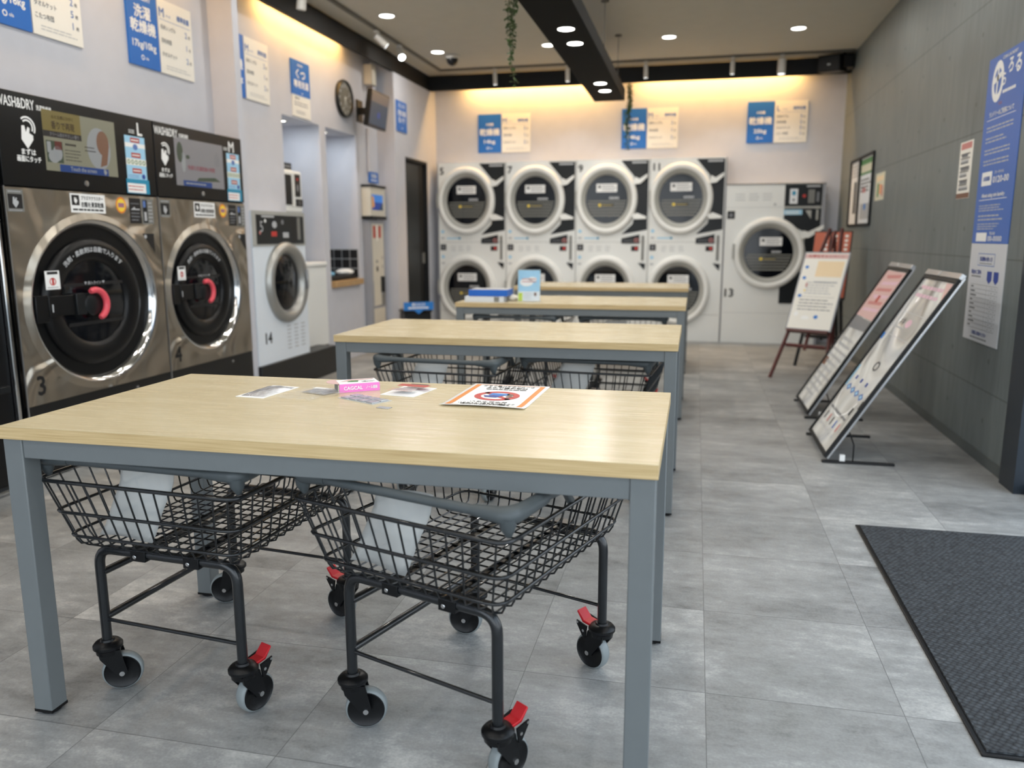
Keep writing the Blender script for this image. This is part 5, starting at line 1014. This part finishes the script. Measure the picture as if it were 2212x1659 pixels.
mb.rect(0.06, 0.815, 0.21, 0.885, 0, 'ink_white'); mb.text('お客様係', 0.135, 0.85, 0.026, 0.0005, 'banner_blue'); mb.text('フリーダイヤル', 0.31, 0.875, 0.018, 0, 'ink_white', width=0.13); mb.text('0120-00', 0.34, 0.84, 0.045, 0, 'ink_white', width=0.22, bold=0.03)
mb.text('About using coin laundry', 0.25, 0.765, 0.028, 0, 'ink_white', width=0.33, bold=0.03); mb.rect(0.05, 0.74, 0.45, 0.743, 0, 'ink_white')
for i, (y, r_) in enumerate(((0.70, 3), (0.65, 2), (0.605, 3))): mb.lines(0.06, 0.44, y-0.02, y+0.018, r_, 0, 'ink_lightgrey', 0.4, i+9, 0.35)
mb.rect(0.06, 0.527, 0.22, 0.572, 0, 'ink_white'); mb.text('TEL 0120', 0.30, 0.568, 0.02, 0, 'ink_white'); mb.text('00-0000', 0.34, 0.542, 0.036, 0, 'ink_white', width=0.2); mb.build('upper_sheet', t, smooth=None)
t = thing('narrow_poster', 'narrow white poster with brown ends on the concrete wall beside the banner', 'poster', (XR, 5.30, 1.37), -PI/2)
mb = MB(); mb.box(0, -0.002, 0, 0.228, -0.0005, 0.318, 'paper'); mb.M = FRONT(0, -0.0025, 0); mb.rect(0.02, 0.275, 0.208, 0.31, 0, 'ink_rose'); mb.rect(0.0, 0.002, 0.228, 0.03, 0, 'ink_brown')
for i in range(6): mb.rect(0.03+0.01*(i % 2), 0.045+0.037*i, 0.19-0.02*(i % 3), 0.067+0.037*i, 0, 'ink_grey' if i % 2 else 'ink_lightgrey')
mb.lines(0.03, 0.2, 0.04, 0.26, 9, 0.0005, 'dim_grey', 0.3, 3); mb.build('sheet', t, smooth=None)
t = thing('small_poster', 'small cream poster with green and orange print by the framed notices', 'poster', (XR, 7.592, 1.455), -PI/2)
mb = MB(); mb.box(0, -0.002, 0, 0.34, -0.0005, 0.225, 'ink_cream'); mb.M = FRONT(0, -0.0025, 0); mb.rect(0.04, 0.16, 0.3, 0.2, 0, 'ink_peach'); mb.rect(0.08, 0.03, 0.14, 0.14, 0, 'ink_green'); mb.rect(0.17, 0.05, 0.23, 0.13, 0, 'ink_orange'); mb.rect(0.25, 0.03, 0.3, 0.12, 0, 'ink_rose'); mb.build('sheet', t, smooth=None)
for y0, w, lb, k in ((8.76, 0.46, 'black-framed notice on the concrete wall, the one nearer the dryers', 0), (8.298, 0.60, 'black-framed notice on the concrete wall, the one with a green strip', 1)):
    t = thing('framed_notice', lb, 'framed notice', (XR, y0, 1.252), -PI/2, group='framed notices on the concrete wall')
    mb = MB(); e = 0.022
    for bx in ((0, 0, w, e), (0, 0.635-e, w, 0.635), (0, e, e, 0.635-e), (w-e, e, w, 0.635-e)): mb.box(bx[0], -0.02, bx[1], bx[2], -0.001, bx[3], 'matte_black')
    mb.build('frame', t)
    mb = MB(); mb.M = FRONT(0, -0.004, 0); mb.rect(e, e, w-e, 0.635-e, 0, 'paper_cool')
    if k: mb.rect(e, 0.46, w-e, 0.60, 0.0005, 'ink_green'); mb.rect(e+0.02, 0.48, w-e-0.02, 0.55, 0.001, 'ink_cream'); mb.lines(0.06, w-0.06, 0.30, 0.43, 4, 0.0005, 'dim_grey', 0.5, 2); mb.rect(0.1, 0.06, w-0.1, 0.2, 0.0005, 'ink_lightgrey'); mb.ell(w/2, 0.17, 0.05, 0.03, 0.001, 'card_blue'); mb.rect(0.15, 0.3, 0.3, 0.34, 0.001, 'ink_rose')
    else: mb.rect(w*0.4, 0.12, w*0.7, 0.42, 0.0005, 'dim_grey'); mb.lines(0.05, w-0.05, 0.46, 0.58, 4, 0.0005, 'ink_grey', 0.4, 4)
    mb.build('poster', t, smooth=None)

# ------------------------------------------------------------------ leaning sign stands
def sign_stand(name, label, loc, width, length, lean, art, rotz=-PI/2):
    t = thing(name, label, 'sign stand', loc, rotz, 'leaning floor signs by the concrete wall')
    M = Matrix.Translation((0, 0, 0.03)) @ Matrix.Rotation(-lean, 4, 'X') @ FRONT(0, 0, 0)
    mb = MB(); mb.M = M; e = 0.020; mb.box(0, 0, -0.022, e, length, 0.004, 'matte_black'); mb.box(width-e, 0, -0.022, width, length, 0.004, 'matte_black'); mb.box(e, 0, -0.022, width-e, e, 0.004, 'matte_black'); mb.box(e, length-e, -0.022, width-e, length, 0.004, 'matte_black'); mb.build('frame', t, bevel=0.002)
    for xa in (width, -0.005): mb = MB(); mb.M = M; mb.box(xa, 0.0, -0.024, xa+0.005, length+0.02, -0.012, 'alu'); mb.build('side_channel', t, bevel=0.002)
    mb = MB(); mb.M = M; mb.box(e, e, -0.016, width-e, length-e, -0.006, 'glossy_sheet'); pn = mb.build('panel', t, smooth=None)
    mb = MB(); mb.M = M; art(mb, width, length); mb.build('print', pn, smooth=None)
    for xa, xb in ((0.0, width*0.42), (width*0.45, width)): mb = MB(); mb.M = M; mb.box(xa, length+0.002, -0.02, xb, length+0.034, 0.006, 'alu'); mb.build('top_clip', t, bevel=0.003)
    for x in (0.0, width):
        mb = MB(); mb.box(x-0.012, -0.012, 0.0, x+0.012, 0.34, 0.013, 'matte_black'); f = mb.build('foot_bar', t, bevel=0.002)
    for x in (0.0, width): mb = MB(); mb.tube([(x, 0.14, 0.012), (x, 0.14, 0.10), (x, 0.115, 0.165)], 0.004, 'matte_black', 8); mb.build('rear_strut', t)
    mb = MB(); mb.box(width-0.012, 0.075, 0.013, width+0.008, 0.10, 0.045, 'ink_white'); mb.build('white_tab', t)
    return t
def art1(mb, w, L):
    z = -0.0052; mb.lines(0.08, w-0.1, 0.93, 1.03, 2, z, 'ink_pink', 0.4, 3); mb.poly([(w-0.16, 1.05), (w-0.03, 1.05), (w-0.03, 0.93)], z, 'pale_rose'); mb.rect(0.06, 0.985, 0.11, 1.0, z, 'ink_grey')
    mb.text('# #', 0.2, 0.80, 0.06, z, 'dim_grey'); mb.ell(0.33, 0.79, 0.05, 0.025, z, 'ink_pink'); mb.lines(0.07, 0.3, 0.74, 0.77, 1, z, 'ink_lightgrey')
    for y in (0.70, 0.845): mb.rect(0.04, y, w-0.05, y+0.004, z, 'ink_lightgrey')
    mb.rect(0.016, 0.66, 0.06, 0.70, z, 'card_blue'); mb.ring(0.33, 0.52, 0.03, 0.05, z, 'dim_grey', 24, ky=0.6)
    mb.rect(0.018, 0.34, 0.05, 0.48, z, 'ink_sky')
    for i in range(3): mb.rect(0.12+0.13*i, 0.40, 0.155+0.13*i, 0.425, z, 'ink_navy')
    for i in range(4): c_ = 0.12+0.11*i; mb.poly([(c_-0.05, 0.345), (c_, 0.368), (c_+0.05, 0.345), (c_, 0.322)], z, 'ink_bluegrey'); mb.ell(c_, 0.345, 0.02, 0.009, z+0.0004, 'ink_sky')
    mb.ring(0.26, 0.335, 0.205, 0.222, z, 'ink_white', 30, PI*1.05, PI*1.95, ky=0.7); mb.rect(w-0.07, 0.29, w-0.035, 0.34, z, 'ink_black'); mb.rect(w-0.15, 0.235, w-0.12, 0.28, z, 'ink_black')
    for i in range(5): mb.rect(0.08+0.09*i, 0.12, 0.105+0.09*i, 0.17, z, 'ink_rose' if i in (1, 4) else 'ink_bluegrey' if i == 3 else 'dim_grey'); mb.rect(0.08+0.09*i, 0.08, 0.12+0.09*i, 0.1, z, 'ink_lightgrey')
    mb.lines(0.06, 0.5, 0.19, 0.215, 1, z, 'ink_grey', 0.6)
def art2(mb, w, L):
    z = -0.0052; mb.rect(0.02, 0.70, w-0.02, 1.05, z, 'pale_rose'); z2 = z+0.0004
    for i in range(6): mb.poly([(0.06+0.05*(i % 3), 0.74+0.05*i), (w-0.12, 0.76+0.05*i), (w-0.06-0.05*(i % 2), 0.785+0.05*i), (0.1, 0.765+0.05*i)], z2, 'ink_rose' if i % 2 else 'ink_pink')
    mb.rect(0.25, 0.82, 0.32, 0.87, z2+0.0003, 'ink_brick'); mb.poly([(0.02, 0.6), (w-0.02, 0.62), (w-0.02, 0.69), (0.02, 0.7)], z, 'ink_grey'); mb.lines(0.06, w-0.08, 0.08, 0.55, 10, z, 'ink_lightgrey', 0.4, 6); mb.rect(0.02, 0.3, 0.12, 0.36, z, 'ink_brown')
sign_stand('leaning_sign_stand', 'leaning black-framed floor sign with glossy white poster, the one nearer the camera', (0.690, 4.905, 0), 0.605, 1.075, math.radians(31.3), art1)
sign_stand('leaning_sign_stand', 'leaning black-framed floor sign with a pink-topped poster, behind the nearer one', (0.735, 5.94, 0), 0.575, 1.075, math.radians(30.5), art2)

# ------------------------------------------------------------------ easels
def easel(name, label, loc, rz, wood, bw, bh, zb, lean, art, frame_m, span=0.46, group='display easels near the large dryer'):
    t = thing(name, label, 'easel', loc, rz, group); s_, c_ = math.sin(lean), math.cos(lean)
    def P(x, h, off=0.0): return Vector((x, (h*s_/c_)+off, h))
    M = Matrix.Translation((0, zb*s_/c_-0.03, zb)) @ Matrix.Rotation(-lean, 4, 'X') @ FRONT(-bw/2, 0, 0)
    for k in (-1, 1):
        mb = MB(); a, b_ = P(k*span/2, 0.0), P(k*0.05, 1.22); d = (b_-a).normalized()
        mb.tube([a, b_], 0.015, wood, 8); mb.build('front_leg', t, smooth=50)
    mb = MB(); mb.tube([P(0, 1.15, 0.02), Vector((0.0, 0.62+0.1, 0.0))], 0.014, wood, 8); mb.build('rear_leg', t, smooth=50)
    mb = MB(); mb.tube([P(-span*0.36, 0.27), P(span*0.36, 0.27)], 0.016, wood, 8); mb.build('lower_rail', t, smooth=50)
    mb = MB(); mb.tube([P(0, 0.24, 0.0), P(0, 1.2, 0.0)], 0.014, wood, 8); mb.build('mast', t, smooth=50)
    mb = MB(); mb.M = M; mb.box(bw*0.05, -0.02, -0.02, bw*0.95, -0.001, 0.03, wood); mb.build('ledge', t)
    mb = MB(); mb.M = M; mb.box(0, 0, 0, bw, bh, 0.012, frame_m); bo = mb.build('board', t, bevel=0.003)
    mb = MB(); mb.M = M @ Matrix.Translation((0, 0, 0.0126)); art(mb, bw, bh); mb.build('print', bo, smooth=None)
    return t
def artw(mb, w, h):
    e = 0.012; mb.rect(e, e, w-e, h-e, 0, 'paper'); z = 0.0005
    mb.rect(e, h-0.06, w-e, h-0.02, z, 'pale_rose'); mb.text('お得なキャンペーン', w/2, h-0.04, 0.026, z*2, 'ink_brick', width=0.30); mb.rect(w*0.35, h*0.68, w-0.03, h*0.88, z, 'ink_peach'); mb.rect(w*0.36, h*0.6, w-0.05, h*0.62, z, 'ink_lightgrey')
    for y in (0.80, 0.66, 0.43): mb.ell(0.05, h*y, 0.016, 0.014, z, 'card_blue')
    mb.ell(w*0.6, h*0.17, 0.018, 0.016, z, 'card_blue'); mb.ell(0.06, h*0.2, 0.018, 0.022, z, 'ink_white'); mb.ell(w*0.37, h*0.155, 0.035, 0.016, z, 'ink_white'); mb.ell(0.08, h*0.5, 0.008, 0.008, z, 'ink_yellow'); mb.ell(w*0.22, h*0.57, 0.008, 0.02, z, 'ink_rose')
    mb.lines(w*0.22, w-0.04, h*0.45, h*0.62, 5, z, 'ink_lightgrey', 0.35, 2); mb.lines(w*0.15, w-0.04, h*0.24, h*0.40, 4, z, 'ink_grey', 0.3, 5)
    mb.rect(w*0.12, h*0.42, w-0.04, h*0.423, z, 'ink_grey'); mb.rect(w*0.12, h*0.30, w-0.04, h*0.303, z, 'ink_grey')
def arto(mb, w, h):
    mb.rect(0.01, 0.02, w*0.42, h-0.01, 0, 'orange_board'); mb.rect(w*0.47, 0.02, w-0.01, h-0.01, 0, 'orange_board')
    for j in range(12):
        y = h-0.045-0.04*j; mb.rect(w*0.3, y-0.012, w*0.38, y+0.010, 0.0005, 'ink_white')
        for i in range(3): mb.rect(w*(0.54+0.14*i), y-0.012, w*(0.62+0.14*i), y+0.010, 0.0005, 'paper')
easel('display_easel', 'cherry wood easel holding a white notice board with blue magnets', (0.835, 6.80, 0), math.radians(-31), 'cherry_wood', 0.385, 0.70, 0.395, math.radians(26), artw, 'frame_grey')
easel('display_easel', 'black easel with orange and white price cards, behind the wooden easel', (1.10, 7.55, 0), math.radians(-22), 'matte_black', 0.33, 0.62, 0.60, math.radians(14), arto, 'matte_black', span=0.4)

# ------------------------------------------------------------------ entrance mat
t = thing('entrance_mat', 'charcoal ribbed entrance mat on the floor at the right edge', 'mat', (0.672, 1.826, 0), 0)
mb = MB(); mb.box(0.014, 0.014, 0.001, 0.83, 1.50, 0.010, 'mat_weave'); mb.build('pile', t, smooth=None)
mb = MB()
for bx in ((0, 0, 0.844, 0.014), (0, 1.50, 0.844, 1.512), (0, 0.014, 0.014, 1.50), (0.83, 0.014, 0.844, 1.50)): mb.box(bx[0], bx[1], 0.0, bx[2], bx[3], 0.006, 'plastic_black')
mb.build('rubber_edge', t, bevel=0.002)

# ------------------------------------------------------------------ hanging vines
def vine(label, loc, L, seed, spread=0.05, n_=70):
    t = thing('hanging_vine', label, 'hanging plant', loc, 0); rnd = random.Random(seed); strands = []
    for s_ in range(4):
        ln = L*(1 if s_ == 0 else rnd.uniform(0.45, 0.9)); a = rnd.uniform(0, 2*PI); x = y = 0; P = []
        for i in range(15):
            f = i/14; P.append(Vector((spread*0.5*math.cos(a)*f+0.018*math.sin(5*f+a), spread*0.5*math.sin(a)*f+0.018*math.cos(4*f+a), -ln*f)))
        strands.append(P)
    mb = MB()
    for P in strands: mb.tube(P, 0.0022, 'stem_green', 5)
    mb.build('stem', t, smooth=70)
    mb = MB()
    for P in strands:
        for _ in range(n_//2):
            f = rnd.random(); i = min(13, int(f*14)); p = P[i].lerp(P[i+1], f*14-i); a = rnd.uniform(0, 2*PI); dr = rnd.uniform(-1.1, 0.1); l_ = rnd.uniform(0.018, 0.034)
            d = Vector((math.cos(a)*math.cos(dr), math.sin(a)*math.cos(dr), math.sin(dr))); sd = d.cross(Vector((0, 0, 1))).normalized()*l_*0.42; q = p+d*0.008
            up = sd.cross(d).normalized()*l_*0.12
            mb.add([q, q+d*l_*0.45+sd+up, q+d*l_, q+d*l_*0.45-sd+up, q+d*l_*0.45-up*0.3], [(0, 1, 4), (1, 2, 4), (2, 3, 4), (3, 0, 4)], 'leaf_green')
    o = mb.build('leaves', t, smooth=None)
    return t
vine('green trailing vine hanging beside the left edge of the black beam', (-1.105, 4.9, 2.64), 0.575, 3, n_=110)
vine('green trailing vine hanging from the far end of the black beam', (-0.715, 8.33, 2.64), 0.62, 8, spread=0.08, n_=190)
